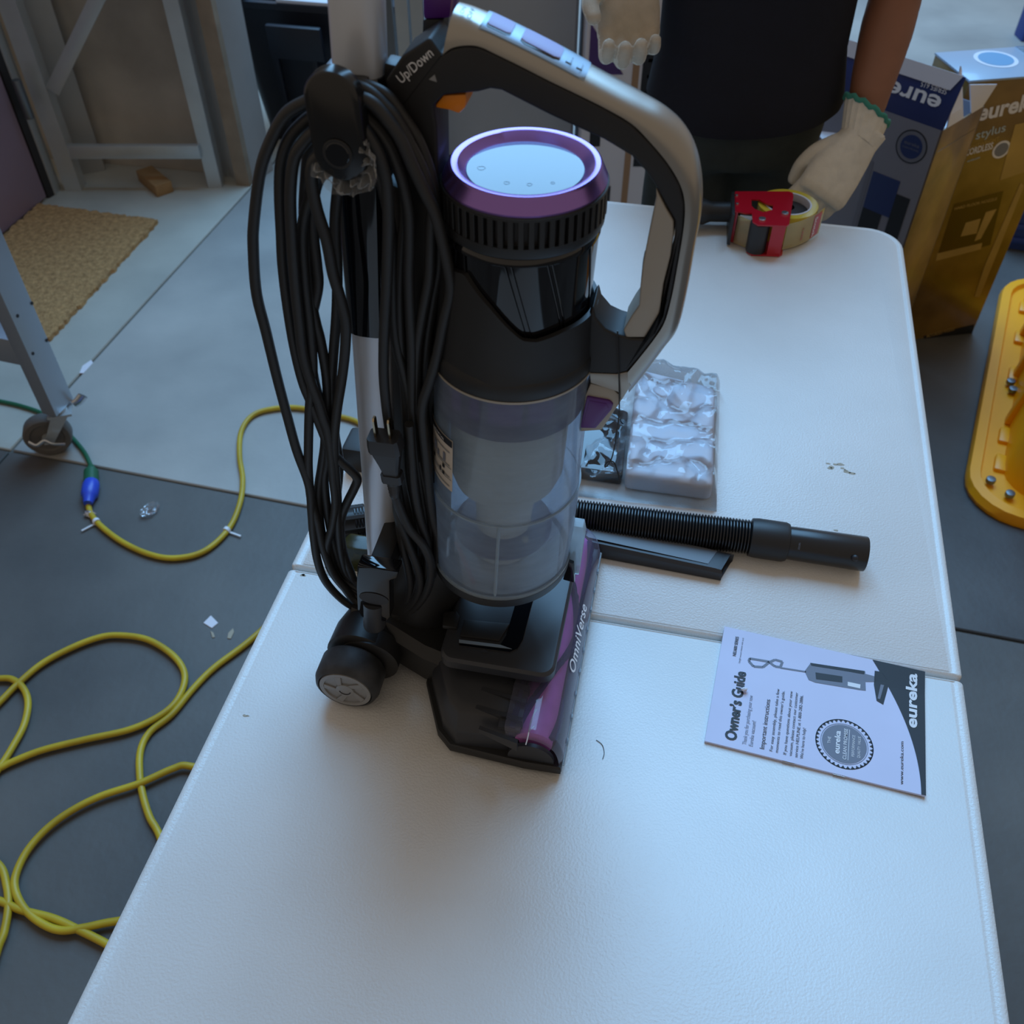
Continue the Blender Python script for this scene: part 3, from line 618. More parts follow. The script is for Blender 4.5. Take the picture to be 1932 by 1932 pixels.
for qd in quads: bm.faces.new([bm.verts.new((x, y, 0)) for x, y in qd])
bmesh.ops.remove_doubles(bm, verts=bm.verts, dist=1e-6)
swo = drape(finish('print_swoosh', bm, M['black_print'], mn), .0003)
mtext('eureka', .068, .0110, .074, -.2045, 'white_print', .03, .0007)
mtext('Owner\u2019s Guide', .086, .0115, .008, -.030, 'black_print', .035)
mtext('Thank you for purchasing your new', .060, .0042, .007, -.0405, 'grey_print'); mtext('Eureka vacuum!', .030, .0042, .007, -.0470, 'grey_print')
mtext('Important instructions', .060, .0050, .007, -.0585)
for s, wd, y in (('For easy assembly, please take a few', .076, -.0665), ('moments to read this owner\u2019s guide.', .075, -.072), ('If you have questions about your new', .077, -.080), ('vacuum, please contact our customer', .077, -.0855), ('service HELPLINE at 1-800-282-2886.', .075, -.091), ('We\u2019re here to help!', .036, -.0965)):
    mtext(s, wd, .0032, .007, y)
mtext('NEU600 SERIES', .026, .0035, .112, -.017, bold=.02); mtext('Upright vacuum cleaner with cord', .034, .0018, .104, -.0225)
mtext('www.eureka.com', .049, .0034, .006, -.192)
# seal
sc = (.036, -.135); sr = .0285
def ring(r0, r1, z=0, n=60, saw=0):
    return [[(sc[0]+ri*cos(2*pi*k/n), sc[1]+ri*sin(2*pi*k/n)) for ri, k in ((r0, i), (r1, i), (r1, i+1), (r0, i+1))] for i in range(n)]
fillpoly('print_seal_edge', ring(sr*.965, sr), 'black_print', .00025)
teeth = []
for i in range(36):
    t = 2*pi*i/36; dt = 2*pi/36*.42
    teeth.append([(sc[0]+sr*.985*cos(t-dt), sc[1]+sr*.985*sin(t-dt)), (sc[0]+sr*.985*cos(t+dt), sc[1]+sr*.985*sin(t+dt)), (sc[0]+sr*.87*cos(t), sc[1]+sr*.87*sin(t))])
fillpoly('print_seal_teeth', teeth, 'black_print', .00025)
fillpoly('print_seal_ring', ring(sr*.80, sr*.82), 'grey_print', .00025)
fillpoly('print_seal_disc', [[(sc[0]+sr*.77*cos(2*pi*k/40), sc[1]+sr*.77*sin(2*pi*k/40)) for k in range(40)]], 'grey_print', .00025)
mtext('THE', .008, .003, sc[0]-.004, sc[1]+.0135, 'white_print'); mtext('eureka', .027, .0055, sc[0]-.0135, sc[1]+.0045, 'white_print', .03)
mtext('CLEAN PROMISE', .036, .0036, sc[0]-.018, sc[1]-.0025, 'white_print', .01); fillpoly('print_seal_line', [[(sc[0]-.018, sc[1]-.0045), (sc[0]+.018, sc[1]-.0045), (sc[0]+.018, sc[1]-.004), (sc[0]-.018, sc[1]-.004)]], 'white_print', .0005)
mtext('PERFORMANCE', .025, .0028, sc[0]-.0125, sc[1]-.010, 'white_print'); mtext('QUALITY  VALUE', .025, .0028, sc[0]-.0125, sc[1]-.0155, 'white_print')
# picture of the machine
vx = lambda px, py: (lambda P: (P.x, P.y))(Matrix.Rotation(-atan2(ex.y, ex.x), 4, 'Z') @ (W(px, py, TT+.003)-mo))
c_ = lambda x, y: vx(1310+x/3.943, 1150+y/3.943)
def pic(name, pts, m, d=.0003): return fillpoly(name, [[c_(*q) for q in pts]], m, d)
def strip(name, pts, wd, m, d=.0003):
    P = [Vector((*c_(*q), 0)) for q in pts]; loops = []
    for i in range(len(P)-1):
        t = (P[i+1]-P[i]).normalized(); n = Vector((-t.y, t.x, 0))*wd/2
        loops.append([(v.x, v.y) for v in (P[i]-n, P[i+1]-n, P[i+1]+n, P[i]+n)])
    return fillpoly(name, loops, m, d)
strip('print_handle', [(410, 365), (560, 390), (510, 430), (440, 425), (405, 385), (412, 365)], .0028, 'grey_print')
strip('print_neck', [(555, 395), (600, 375), (655, 390), (640, 430), (600, 425), (560, 395)], .0028, 'grey_print'); strip('print_pole', [(640, 435), (830, 465)], .002, 'grey_print')
pic('print_body', [(820, 460), (865, 400), (1270, 465), (1275, 605), (1230, 600), (900, 545), (850, 525)], 'grey_print'); pic('print_body', [(860, 400), (1265, 462), (1262, 485), (870, 420)], 'black_print', .0005)
pic('print_body', [(900, 470), (1100, 500), (1100, 545), (905, 520)], 'black_print', .0005); pic('print_bin', [(1140, 540), (1235, 560), (1232, 590), (1140, 570)], 'white_print', .0005)
pic('print_link', [(1265, 480), (1340, 500), (1345, 540), (1272, 540)], 'grey_print'); pic('print_nozzle', [(1340, 460), (1400, 470), (1450, 545), (1405, 710), (1355, 680), (1335, 560)], 'black_print')
pic('print_nozzle_light', [(1385, 560), (1410, 565), (1380, 670), (1362, 665)], 'grey_print', .0005)
for y in (-.083, -.132):
    tube('staple', [(-.0006, y-.006, .0022), (-.0006, y+.006, .0022)], .0005, M['bright'], mn, 6)
# foam crumb on the heading
o = blob('crumb', Vector((0, 0, 0)), .0035, M['card_white'], 'white foam crumb resting on the heading of the manual', 'crumb', .6, 9, 2); o.location = W(1404, 1303, TT+.0043)
# ================================================================== ACCESSORIES ON THE TABLE
hz = TT+.0240
hp = [W(670, 985, hz), W(740, 975, hz), W(850, 965, hz), W(960, 964, hz), W(1085, 974, hz), W(1250, 994, hz), W(1420, 1014, hz)]
path = cat(hp, 10)
# resample
def resample(path, step):
    out = [path[0]]; acc = 0
    for i in range(1, len(path)):
        a, b = path[i-1], path[i]; d = (b-a).length; pos = step-acc
        while pos <= d: out.append(a.lerp(b, pos/d)); pos += step
        acc = d-(pos-step)
    return out
rp_ = resample(path, .0012); rad = [.0205 if (i % 3) else .0175 for i in range(len(rp_))]
hs = empty('vacuum_hose', (hp[-1].x, hp[-1].y, TT), label='black ribbed extension hose with smooth cuff lying on the table', cat='hose')
off = Vector((hp[-1].x, hp[-1].y, TT))
bm = bmesh.new(); add_tube(bm, [p-off for p in rp_], rad, 22, cap=False); finish('ribbed_hose', bm, mat('hose_rubber', (30, 31, 33), .28, bump=0), hs, 60)
hd = (W(1640, 1047, hz)-W(1430, 1016, hz)).normalized(); c0 = hp[-1]-off
bm = bmesh.new(); add_tube(bm, [c0-hd*.004, c0-hd*.003, c0+hd*.004, c0+hd*.036, c0+hd*.04, c0+hd*.041], [.019, .0225, .0235, .0235, .022, .019], 32); finish('cuff', bm, M['black'], hs, 40)
for k in range(10):
    t = 2*pi*k/10; s = hd.cross(Vector((0, 0, 1)))
    pass
LT = .128
bm = bmesh.new(); add_tube(bm, [c0+hd*.04, c0+hd*.05, c0+hd*LT, c0+hd*(LT+.001), c0+hd*(LT+.001), c0+hd*(LT-.04)], [.0195, .0198, .0205, .020, .0185, .0180], 40, cap=True); finish('tube_end', bm, mat('hose_tube', (30, 31, 33), .3), hs, 40)
sd_ = hd.cross(Vector((0, 0, 1))).normalized()      # towards the camera side
P = c0+hd*(LT-.014)+sd_*.0178+Vector((0, 0, .0095)); bm = bmesh.new(); bmesh.ops.create_uvsphere(bm, u_segments=14, v_segments=8, radius=.0042); bmesh.ops.translate(bm, vec=P, verts=bm.verts); finish('lock_hole', bm, M['dark_trim'], hs, 60)
un = (sd_*.62+Vector((0, 0, .78))).normalized()
text('UNLOCK', .008, .0022, c0+hd*.052+un*.0205, un.cross(hd)*-1, hd*-1, M['grey_print'], hs, depth=.0003)
# gear-shaped fitting at the hidden end of the hose
e0 = hp[0]-off; ed = (hp[0]-hp[1]).normalized()
bm = bmesh.new(); s2 = ed.cross(Vector((0, 0, 1)))
ring_ = []
for k in range(32):
    t = 2*pi*k/32; r = .0212 if (k//2) % 2 else .0185
    ring_.append((r*cos(t), r*sin(t)))
add_loft(bm, [[e0+ed*d+s2*x+Vector((0, 0, y)) for x, y in ring_] for d in (-.012, .014)]); finish('end_fitting', bm, M['black'], hs, 30)
# crevice tool
CA, CB = W(1075, 1012, TT), W(1366, 1070, TT); cd = (CB-CA); cl = cd.length-.012; cd.normalize(); cs = cd.cross(Vector((0, 0, 1)))
cv = empty('crevice_tool', (CB.x-.001, CB.y-.006, TT), label='slim black crevice tool lying beside the hose on the table', cat='vacuum attachment')
bm = bmesh.new(); rings = []
for d, wv, hv, dz in ((-cl, .020, .024, 0), (-.16, .0195, .022, 0), (-.012, .017, .017, 0), (-.004, .0168, .016, 0)):
    C = cd*d+Vector((0, 0, hv/2+.0005)); rings.append([C+cs*(x*wv)+Vector((0, 0, y*hv/2)) for x, y in ((1, -.9), (1, .55), (.82, 1), (-.82, 1), (-1, .55), (-1, -.9), (-.8, -1), (.8, -1))])
# open mouth cut on a slant with a curved notch
add_loft(bm, rings, True, True, False)
C = Vector((0, 0, .0085)); tip = [C+cd*dx+cs*(x*.0168)+Vector((0, 0, y*.008)) for x, y, dx in ((1, -.9, -.002), (1, .55, -.002), (.82, 1, -.004), (-.82, 1, .004), (-1, .55, .008), (-1, -.9, .008), (-.8, -1, .006), (.8, -1, -.002))]
inn = [C+cd*(-.012)+cs*(x*.0150)+Vector((0, 0, y*.0065)) for x, y in ((1, -.9), (1, .55), (.82, 1), (-.82, 1), (-1, .55), (-1, -.9), (-.8, -1), (.8, -1))]
mo_ = [C+cd*(dx-.0005)+cs*(x*.0154)+Vector((0, 0, y*.007)) for x, y, dx in ((1, -.9, -.002), (1, .55, -.002), (.82, 1, -.010), (-.82, 1, .002), (-1, .55, .008), (-1, -.9, .008), (-.8, -1, .006), (.8, -1, -.002))]
add_loft(bm, [rings[-1], tip, mo_, inn], True, False, True); bmesh.ops.remove_doubles(bm, verts=bm.verts, dist=1e-6)
finish('nozzle_body', bm, M['charcoal'], cv, 35)
prism('pale_top_face', [cd*(-cl+.01)+cs*.012+Vector((0, 0, .0245)), cd*-.02+cs*.010+Vector((0, 0, .0178)), cd*-.012-cs*.013+Vector((0, 0, .0175)), cd*(-cl+.01)-cs*.012+Vector((0, 0, .0245))], (0, 0, .0005), mat('top_face_grey_blue', (96, 100, 106), .4), cv, 0)  # thin plate makes the top face paler than the body
# small dark box attachment on the table left of the pole, and a smoky nozzle
a = W(672, 895, TT); o = box('dusting_brush', (0, 0, .02), (.075, .045, .04), M['black'], None, .006); o.location = (a.x+.025, a.y+.02, TT); o.rotation_euler.z = TY; tag(o, 'small black box attachment on the table left of the vacuum pole', 'vacuum attachment')
a = W(680, 1066, TT); o = prism('smoky_nozzle', [(-.02, -.012, 0), (.03, -.012, 0), (.03, .012, 0), (-.012, .012, 0)], (0, 0, .042), clear('smoky', (150, 142, 80), .25, (96, 92, 50), .15, 0, .4), None, .004); o.location = (a.x, a.y, TT); o.rotation_euler.z = TY; tag(o, 'smoky yellow clear nozzle piece under the black cord loops', 'vacuum attachment')
# plastic bag of booklets
bq = [W(1165, 925, TT), W(1347, 958, TT), W(1352, 745, TT), W(1195, 705, TT)]
bcn = (bq[0]+bq[1]+bq[2]+bq[3])/4; bcn.z = TT
bg = empty('plastic_bag', bcn, label='clear crinkled plastic bag lying on the table behind the hose', cat='plastic bag')
pk = prism('foam_block', [Vector((p.x, p.y, TT+.001)) for p in (bq[0].lerp(bq[1], .06), bq[1].lerp(bq[0], .04).lerp(bq[2], .03), bq[2].lerp(bq[3], .05).lerp(bq[1], .1), bq[3].lerp(bq[2], .05).lerp(bq[0], .1))], (0, 0, .031), M['card_white'], None, .010, 3)
tag(pk, 'white padded pouch packed inside the clear plastic bag', 'pouch')
dq = [W(1085, 905, TT), W(1172, 918, TT), W(1184, 800, TT), W(1100, 770, TT)]
dk = prism('dark_attachment', [Vector((p.x, p.y, TT+.001)) for p in dq], (0, 0, .022), M['black_gloss'], None, .005, 2); tag(dk, 'black glossy tool inside left end of the clear plastic bag', 'vacuum attachment')
bm = bmesh.new(); NX, NY = 90, 80
L0, L1, L2, L3 = W(1075, 935, TT), W(1352, 965, TT), W(1358, 738, TT), W(1130, 680, TT)
gv = []
for i in range(NX+1):
    row = []
    for j in range(NY+1):
        u, v = i/NX, j/NY; P = L0*(1-u)*(1-v)+L1*u*(1-v)+L2*u*v+L3*(1-u)*v
        e = min(u, 1-u, v, 1-v); inside = min(1, max(0, (u-.34)/.06)); hb = .0400 if u > .36 else .026+.0140*max(0, (u-.28)/.08)
        hgt = hb*min(1, (e/.055))**.6 if e < .055 else hb
        q3 = Vector((P.x*9, P.y*9, 1.3)); ph = noise.noise(q3); ph2 = noise.noise(q3*2.3)
        fold = 0
        for (kx, ky, f0, am) in ((11, 5, .1, .0050), (-7, 13, .4, .0044), (4, 21, .7, .0040), (19, -9, .2, .0030), (34, 27, .6, .0014), (-38, 22, .3, .0012)):
            w_ = (kx*P.x+ky*P.y+f0+ph*.9+ph2*.16) % 1.0; fold += am*(abs(w_-.5)*4-1)*(.45+.9*max(0, noise.noise(Vector((P.x*14+kx, P.y*14+ky, .5)))+.3))
        row.append(bm.verts.new((P.x-bcn.x, P.y-bcn.y, max(.0008, hgt+max(-.006, fold)*min(1, e/.05)))))
    gv.append(row)
for i in range(NX):
    for j in range(NY): bm.faces.new((gv[i][j], gv[i+1][j], gv[i+1][j+1], gv[i][j+1]))
finish('film', bm, M['film'], bg, 60)
# ================================================================== TAPE DISPENSER
td = empty('tape_dispenser', W(1440, 470, TT), label='red tape gun with a yellow roll lying near far table edge', cat='tape dispenser')
to = td.location.copy()
def T(px, py, h): return W(px, py, TT+h)-to
topz = .058
outl = [(1387, 361), (1489, 361), (1496, 364), (1497, 371), (1489, 423), (1484, 426), (1430, 424), (1420, 418), (1419, 402), (1406, 402), (1390, 398)]
hole = [(1418, 376), (1432, 376), (1446, 384), (1459, 387), (1457, 396), (1440, 400), (1424, 394), (1418, 388)]
# top plate with a real opening: bridge polygon
h2 = hole[::-1]
k0 = 0; ring_o = outl[k0:]+outl[:k0+1]; poly = ring_o+[h2[-1]]+h2+[]
bm = bmesh.new()
vo = [bm.verts.new(T(*q, topz)) for q in outl]; vh = [bm.verts.new(T(*q, topz)) for q in hole]
eo = [bm.edges.new((vo[i], vo[(i+1) % len(vo)])) for i in range(len(vo))]+[bm.edges.new((vh[i], vh[(i+1) % len(vh)])) for i in range(len(vh))]
bmesh.ops.triangle_fill(bm, use_beauty=True, edges=eo)
rt = bmesh.ops.extrude_face_region(bm, geom=list(bm.faces)); bmesh.ops.translate(bm, vec=(0, 0, -.0025), verts=[v for v in rt['geom'] if isinstance(v, bmesh.types.BMVert)])
finish('top_plate', bm, M['red'], td, 30)
prism('bottom_plate', [T(*q, topz)*1+Vector((0, 0, -topz+.0005)) for q in outl], (0, 0, .0025), M['red'], td, .0005)
bpl = [T(1475, 423, topz), T(1489, 421, topz)]
prism('spine', [Vector((p.x, p.y, .002)) for p in (T(1458, 425, topz), T(1484, 425, topz), T(1486, 418, topz), T(1460, 418, topz))], (0, 0, topz-.003), M['red'], td, .0005)
prism('cutter_guard', [Vector((p.x, p.y, .002)) for p in (T(1387, 399, topz), T(1393, 400, topz), T(1390, 362, topz), T(1386, 362, topz))], (0, 0, topz-.003), M['red'], td, .0005)
P = T(1437, 418, topz); cyl('roller', (P.x, P.y+.004, topz/2), .0165, topz-.006, M['dark_trim'], td, n=28)
for q in ((1438, 414), (1481, 403)): P = T(*q, topz); cyl('rivet', (P.x, P.y, topz+.001), .006, .003, M['bright'], td, n=16, bev=.001)
for q in ((1390, 369), (1391, 385)): P = T(*q, topz); cyl('rivet', (P.x, P.y, topz+.0008), .0025, .002, M['bright'], td, n=10, bev=.0005)
tc0 = T(1487, 384, .052); tr = empty('tape_roll', to+Vector((tc0.x, tc0.y, 0)), label='yellow packing tape roll mounted on the red tape gun', cat='tape roll')
bm = bmesh.new(); zz0, zz1 = .003, .052
add_lathe(bm, [(.0395, zz0), (.0505, zz0), (.0505, zz1), (.0395, zz1), (.0395, zz0)], 56); bmesh.ops.remove_doubles(bm, verts=bm.verts, dist=1e-6); finish('tape_wraps', bm, M['tape'], tr, 40)
bm = bmesh.new(); add_lathe(bm, [(.0365, zz0), (.0394, zz0), (.0394, zz1+.0008), (.0365, zz1+.0008), (.0365, zz0)], 56); bmesh.ops.remove_doubles(bm, verts=bm.verts, dist=1e-6); finish('core', bm, M['card_white'], tr, 40)
bm = bmesh.new(); add_lathe(bm, [(.012, zz0), (.036, zz0), (.036, .04), (.012, .046), (.012, zz0)], 40); bmesh.ops.remove_doubles(bm, verts=bm.verts, dist=1e-6); finish('reel_hub', bm, M['dark_trim'], td, 40).location = (tc0.x, tc0.y, 0)
# tail of tape with a printed end
tl = [T(1486, 424, .05), T(1510, 418, .05), T(1535, 407, .05), T(1556, 393, .05)]; 
bm = bmesh.new(); tp = cat([Vector((p.x, p.y, 0)) for p in tl], 6); add_loft(bm, [[p+Vector((0, 0, .004)) for p in tp], [p+Vector((0, 0, .051)) for p in tp], [p+Vector((0, -.0006, .051)) for p in tp], [p+Vector((0, -.0006, .004)) for p in tp]], False); finish('tape_tail', bm, M['tape_clear'], td, None)
A_, B_ = tp[-6], tp[-2]; dn_ = (B_-A_).normalized()
prism('tail_label', [A_+Vector((0, -.0008, .006)), B_+Vector((0, -.0008, .006)), B_+Vector((0, -.0008, .048)), A_+Vector((0, -.0008, .048))], (0, -.0004, 0), M['red'], td, 0)
text('Scotch', .036, .008, A_+dn_*.003+Vector((0, -.0014, .044)), (0, 0, -1), dn_, M['white_print'], td, bold=.02)
A2 = tp[-11]; text('TAPE', .024, .006, A2+Vector((0, -.0014, .036)), (0, 0, -1), dn_, M['red'], td, bold=.02)
# strip running from the roller to the left
prism('tape_strip', [Vector((p.x, p.y, .004)) for p in (T(1394, 402, topz), T(1419, 412, topz), T(1419, 413, topz), T(1394, 403, topz))], (0, 0, .05), M['tape_clear'], td, 0)
ha = T(1392, 400, .03); hb = T(1262, 398, .03); ha.z = hb.z = .030
tube('handle', [hb, hb.lerp(ha, .1), hb.lerp(ha, .5), hb.lerp(ha, .6), hb.lerp(ha, .85), ha], [.016, .021, .022, .017, .017, .024], M['black'], td, 20)
prism('handle_collar', [Vector((p.x, p.y, .003)) for p in (T(1381, 405, topz), T(1387, 407, topz), T(1386, 362, topz), T(1381, 362, topz))], (0, 0, topz-.002), M['black'], td, .001)
# ================================================================== VACUUM CLEANER
vc = empty('vacuum_cleaner', VO, -VTH, label='upright bagless vacuum cleaner with clear bin standing on white table', cat='vacuum cleaner')
def ax_(z): return -.0845+.0497*(z-.10)
def C(z): return (ax_(z), 0)
def onc(deg, z, r): t = radians(deg); return Vector((ax_(z)+r*cos(t), r*sin(t), z))
def lathe(name, prof, m, parent=vc, n=72, sm=40, a0=0, a1=2*pi, c0=False, c1=False):
    bm = bmesh.new(); add_lathe(bm, prof, n, C, a0, a1, c0, c1); bmesh.ops.remove_doubles(bm, verts=bm.verts, dist=1e-6); return finish(name, bm, M[m], parent, sm)
# ---- dust bin
binp = lathe('dust_bin', [(.0640, .397), (.0640, .349), (.0648, .30), (.0652, .262), (.0668, .2604), (.0668, .20), (.0655, .162)], 'clear')
lathe('bin_rim', [(.0655, .1605), (.0672, .1605), (.0672, .1645), (.0655, .1645), (.0655, .1605)], 'clear_edge', binp)
lathe('bin_step', [(.0652, .2616), (.0672, .2616), (.0672, .2598), (.0652, .2598), (.0652, .2616)], 'clear_edge', binp)
lathe('bin_lid', [(.001, .147), (.060, .147), (.0668, .150), (.0674, .156), (.0674, .1605), (.064, .1605), (.001, .1600)], 'black')
lathe('lid_plate', [(.001, .1612), (.060, .1612), (.060, .1608)], 'frost', binp)
lathe('violet_band', [(.0605, .353), (.0605, .398)], 'dark_violet')
for k, (d0, d1) in enumerate(((-112, -104), (-97, -72), (-68, -48), (-130, -120))):
    lathe('band_window', [(.0609, .371), (.0609, .394)], 'purple', n=8, a0=radians(d0), a1=radians(d1))
lathe('filter_shroud', [(.050, .353), (.050, .275), (.046, .262), (.034, .255), (.030, .248)], 'frost')
lathe('inner_tube', [(.030, .25), (.026, .215), (.026, .163)], 'frost')
lathe('inner_flange', [(.026, .20), (.046, .197), (.046, .193), (.026, .19)], 'dark_violet')
for d in (-84,): # moulded rib of the bin
    bm = bmesh.new(); p0, p1 = onc(d, .262, .0665), onc(d, .166, .0665); add_tube(bm, [p0, p0.lerp(p1, .06), p0.lerp(p1, .94), p1], [.0006, .0016, .0016, .0008], 8); finish('bin_rib', bm, M['clear_edge'], binp, 60)
tube('caught_stick', [onc(-125, .215, .060), onc(-104, .172, .061)], .0022, M['flint'], binp, 6)
tube('caught_scrap', [onc(-58, .226, .05), onc(-57, .222, .052)], .003, M['debris_tan'], binp, 6)
# sticker
stk = lathe('instruction_label', [(.0654, .341), (.0658, .283)], 'label_paper', n=14, a0=radians(-166), a1=radians(-124))
def patch(d0, d1, z0, z1, m, name='label_print', r=.0006):
    rr0 = .0654+(.341-z0)*.0069+r; rr1 = .0654+(.341-z1)*.0069+r
    return lathe(name, [(rr0, z0), (rr1, z1)], m, stk, max(2, int(abs(d1-d0)/3)), 40, radians(d0), radians(d1))
patch(-166, -124.4, .3405, .3335, 'black_print'); text('VACUUM CARE', .02, .0028, onc(-150, .3355, .0668), (onc(-132, .3355, .0668)-onc(-150, .3355, .0668)), (0, 0, 1), M['white_print'], stk)
for d0, d1, z0, z1 in ((-160, -158, .330, .323), (-157, -156.3, .329, .324), (-150, -145, .324, .314), (-144, -141, .318, .311), (-152, -149, .307, .302), (-140, -138, .302, .297), (-135, -132, .322, .313), (-136, -133, .308, .304), (-136, -133, .300, .296)): patch(d0, d1, z0, z1, 'grey_print' if z0-z1 > .006 else 'black_print')
for z in (.3095, .2965): patch(-166, -125, z, z-.0005, 'black_print')
for z in (.327, .312, .299, .2885): patch(-160, -127, z, z-.0012, 'hub')
# hinge bracket at the front of the bin
br = prism('bin_bracket', [V(1076, 992, .0), V(1100, 996, .0), V(1103, 1012, 0), V(1092, 1085, 0), V(1074, 1082, 0)], (0, .012, 0), M['clear_edge'], vc, .001)
br2 = prism('bracket_pin', [V(1070, 1060, -.004), V(1082, 1064, -.004), V(1084, 1100, -.004), V(1062, 1094, -.004)], (0, .016, 0), M['black_gloss'], vc, .001)
# ---- black shell with its slanted top edge
SH = [(-180, .488), (-139.8, .4903), (-121, .4946), (-112, .4865), (-99.2, .4752), (-85.5, .4606), (-76, .4512), (-66.4, .4490), (-46.3, .4520), (-16.8, .4515), (60, .45), (120, .47), (180, .488)]
def shz(d):
    for i in range(len(SH)-1):
        if SH[i][0] <= d <= SH[i+1][0]:
            t = (d-SH[i][0])/(SH[i+1][0]-SH[i][0]); return SH[i][1]*(1-t)+SH[i+1][1]*t
def shr(z):
    P = [(.397, .0646), (.403, .0650), (.412, .0648), (.4135, .0634), (.43, .0622), (.47, .0600), (.50, .0585)]
    for i in range(len(P)-1):
        if P[i][0] <= z <= P[i+1][0]: t = (z-P[i][0])/(P[i+1][0]-P[i][0]); return P[i][1]*(1-t)+P[i+1][1]*t
    return P[-1][1]
bm = bmesh.new(); rings = []; n = 120
fr_ = [.0, .04, .10, .12, .2, .35, .5, .7, .9, 1.0]
for f in fr_:
    ring_ = []
    for i in range(n):
        d = -180+360*i/n; z = .397+(shz(d)-.397)*f if f > .12 else .397+.14*f
        ring_.append(onc(d, z, shr(z)))
    rings.append(ring_)
rings.append([onc(-180+360*i/n, shz(-180+360*i/n)+.0005, shr(shz(-180+360*i/n))-.0035) for i in range(n)])
rings.append([onc(-180+360*i/n, shz(-180+360*i/n)-.010, .0545) for i in range(n)])
add_loft(bm, rings, True, False, False); finish('motor_shell', bm, M['black'], vc, 40)
lathe('shell_lip', [(.0646, .3975), (.0652, .3975), (.0652, .3955), (.0640, .3955)], 'champagne')
lathe('gloss_sleeve', [(.0545, .43), (.0555, .46), (.0552, .5065), (.0562, .5075), (.0562, .5095), (.055, .5125)], 'black_gloss')
for d0, d1 in ((-91, -70.5), (-86.5, -67), (-61, -42), (-57.5, -39), (-124, -117), (-20, -6), (12, 30)):
    t0, t1 = onc(d0, .508, .0556), onc(d1, .444, .0556); pts = [onc(d0+(d1-d0)*k/10, .508-.064*k/10, .0556) for k in range(11)]
    tube('facet_ridge', pts, (.0007, .0012), M['black_gloss'], vc, 6)
# ---- grille, rim, cap
lathe('grille_band', [(.054, .5135), (.0568, .514), (.0578, .5165), (.0578, .522), (.053, .522)], 'black')
lathe('grille_band', [(.053, .5415), (.0578, .5415), (.0578, .5435), (.0560, .5445), (.05, .5445)], 'black')
lathe('grille_core', [(.0535, .5215), (.0535, .542)], 'dark_trim')
rb = None; NR = 52
for k in range(NR):
    d = 360*k/NR+2
    if rb is None:
        bm = bmesh.new(); add_box(bm, (0, 0, 0), (.0045, .0040, .0205)); bevel(bm, .0004, 1); rb = finish('grille_rib', bm, M['black'], vc); o = rb
    else: o = rb.copy(); COL.objects.link(o)
    o.location = onc(d, .532, .0556); o.rotation_euler = (0, 0, radians(d))
lathe('cap_rim', [(.0395, .5475), (.0405, .5497), (.0415, .5503), (.0462, .5550), (.0478, .5556), (.0505, .5556), (.0520, .5545), (.0548, .5490), (.0566, .5455), (.0566, .5442), (.05, .544)], 'purple_metal', sm=25)
lathe('cap_disc', [(.0002, .5500), (.036, .5500), (.0400, .5499), (.0404, .5490)], 'mirror', c0=True)
for px_, py_, r_ in ((908, 317, .0026), (956, 345, .0018), (999, 348, .0017), (1043, 345, .0013)):
    c = VZ(px_, py_, .5501); tube('water_spot', [c+Vector((r_*cos(t)*(1+.15*sin(3*t)), r_*sin(t), 0)) for t in [2*pi*k/18 for k in range(19)]], (.00012, .00022), M['steel_grey'], vc, 5)
# ---- handle loop
Wd_ = .0172
def P2(q, s): p = V(q[0], q[1], s); return Vector((p.x, p.z))
OB = [((868, 1), (835, 103)), ((892, 9), (852, 91)), ((917, 20), (877, 86)), ((938, 30), (904, 88)), ((965, 43), (935, 102)), ((1012, 66), (986, 127)), ((1064, 93), (1037, 153)), ((1114, 121), (1089, 178)), ((1165, 149), (1141, 204)), ((1215, 180), (1192, 234)), ((1256, 207), (1228, 270)), ((1288, 239), (1261, 310)), ((1312, 282), (1284, 350)), ((1324, 338), (1292, 385)), ((1324, 395), (1290, 430)), ((1313, 455), (1279, 498)), ((1298, 540), (1267, 562)), ((1281, 608), (1254, 608)), ((1255, 645), (1235, 639)), ((1217, 696), (1207, 675)), ((1190, 729), (1184, 703))]
Os, Bs = [], []
for i, (o, b) in enumerate(OB):
    so = .008 if i < 9 else max(0, .008-(i-8)*.003); Os.append(P2(o, so)); Bs.append(P2(b, -Wd_))
Oc = cat([(p.x, p.y, 0) for p in Os], 5); Bc = cat([(p.x, p.y, 0) for p in Bs], 5)
def sec(i, t, off=0):
    c, s = cos(t), sin(t); e = 2/3.0
    r = abs(s)**e; y = -Wd_*(1 if c > 0 else -1)*abs(c)**e
    o, b = Oc[i], Bc[i]; P = b+(o-b)*r; n_ = (o-b).normalized()
    return Vector((P.x+n_.x*off*s, y*(1+off*abs(c)*20), P.y+n_.y*off*s))
nt_ = 22
bm = bmesh.new(); add_loft(bm, [[sec(i, pi*k/nt_) for k in range(nt_+1)] for i in range(len(Oc))], True, True, True); finish('handle_shell', bm, M['silver'], vc, 50)
def hpatch(name, i0, i1, t0, t1, off, m, parent=vc, nk=10, th=.0012):
    bm = bmesh.new(); st = range(i0, i1+1)
    L = len(st)
    top = []
    for q, i in enumerate(st):
        sh = 0
        if q == 0 or q == L-1: sh = .12*(t1-t0)
        top.append([sec(i, t0+sh+(t1-t0-2*sh)*k/nk, off) for k in range(nk+1)])
    bot = [[sec(i, t0+(t1-t0)*k/nk, off-th) for k in range(nk+1)] for i in st]
    rings = [a+b[::-1] for a, b in zip(top, bot)]
    add_loft(bm, rings, True, True, True); return finish(name, bm, M[m], parent, 40)
hp_ = hpatch('control_panel', 11, 35, .24*pi, .66*pi, .0013, 'panel', vc, 24)
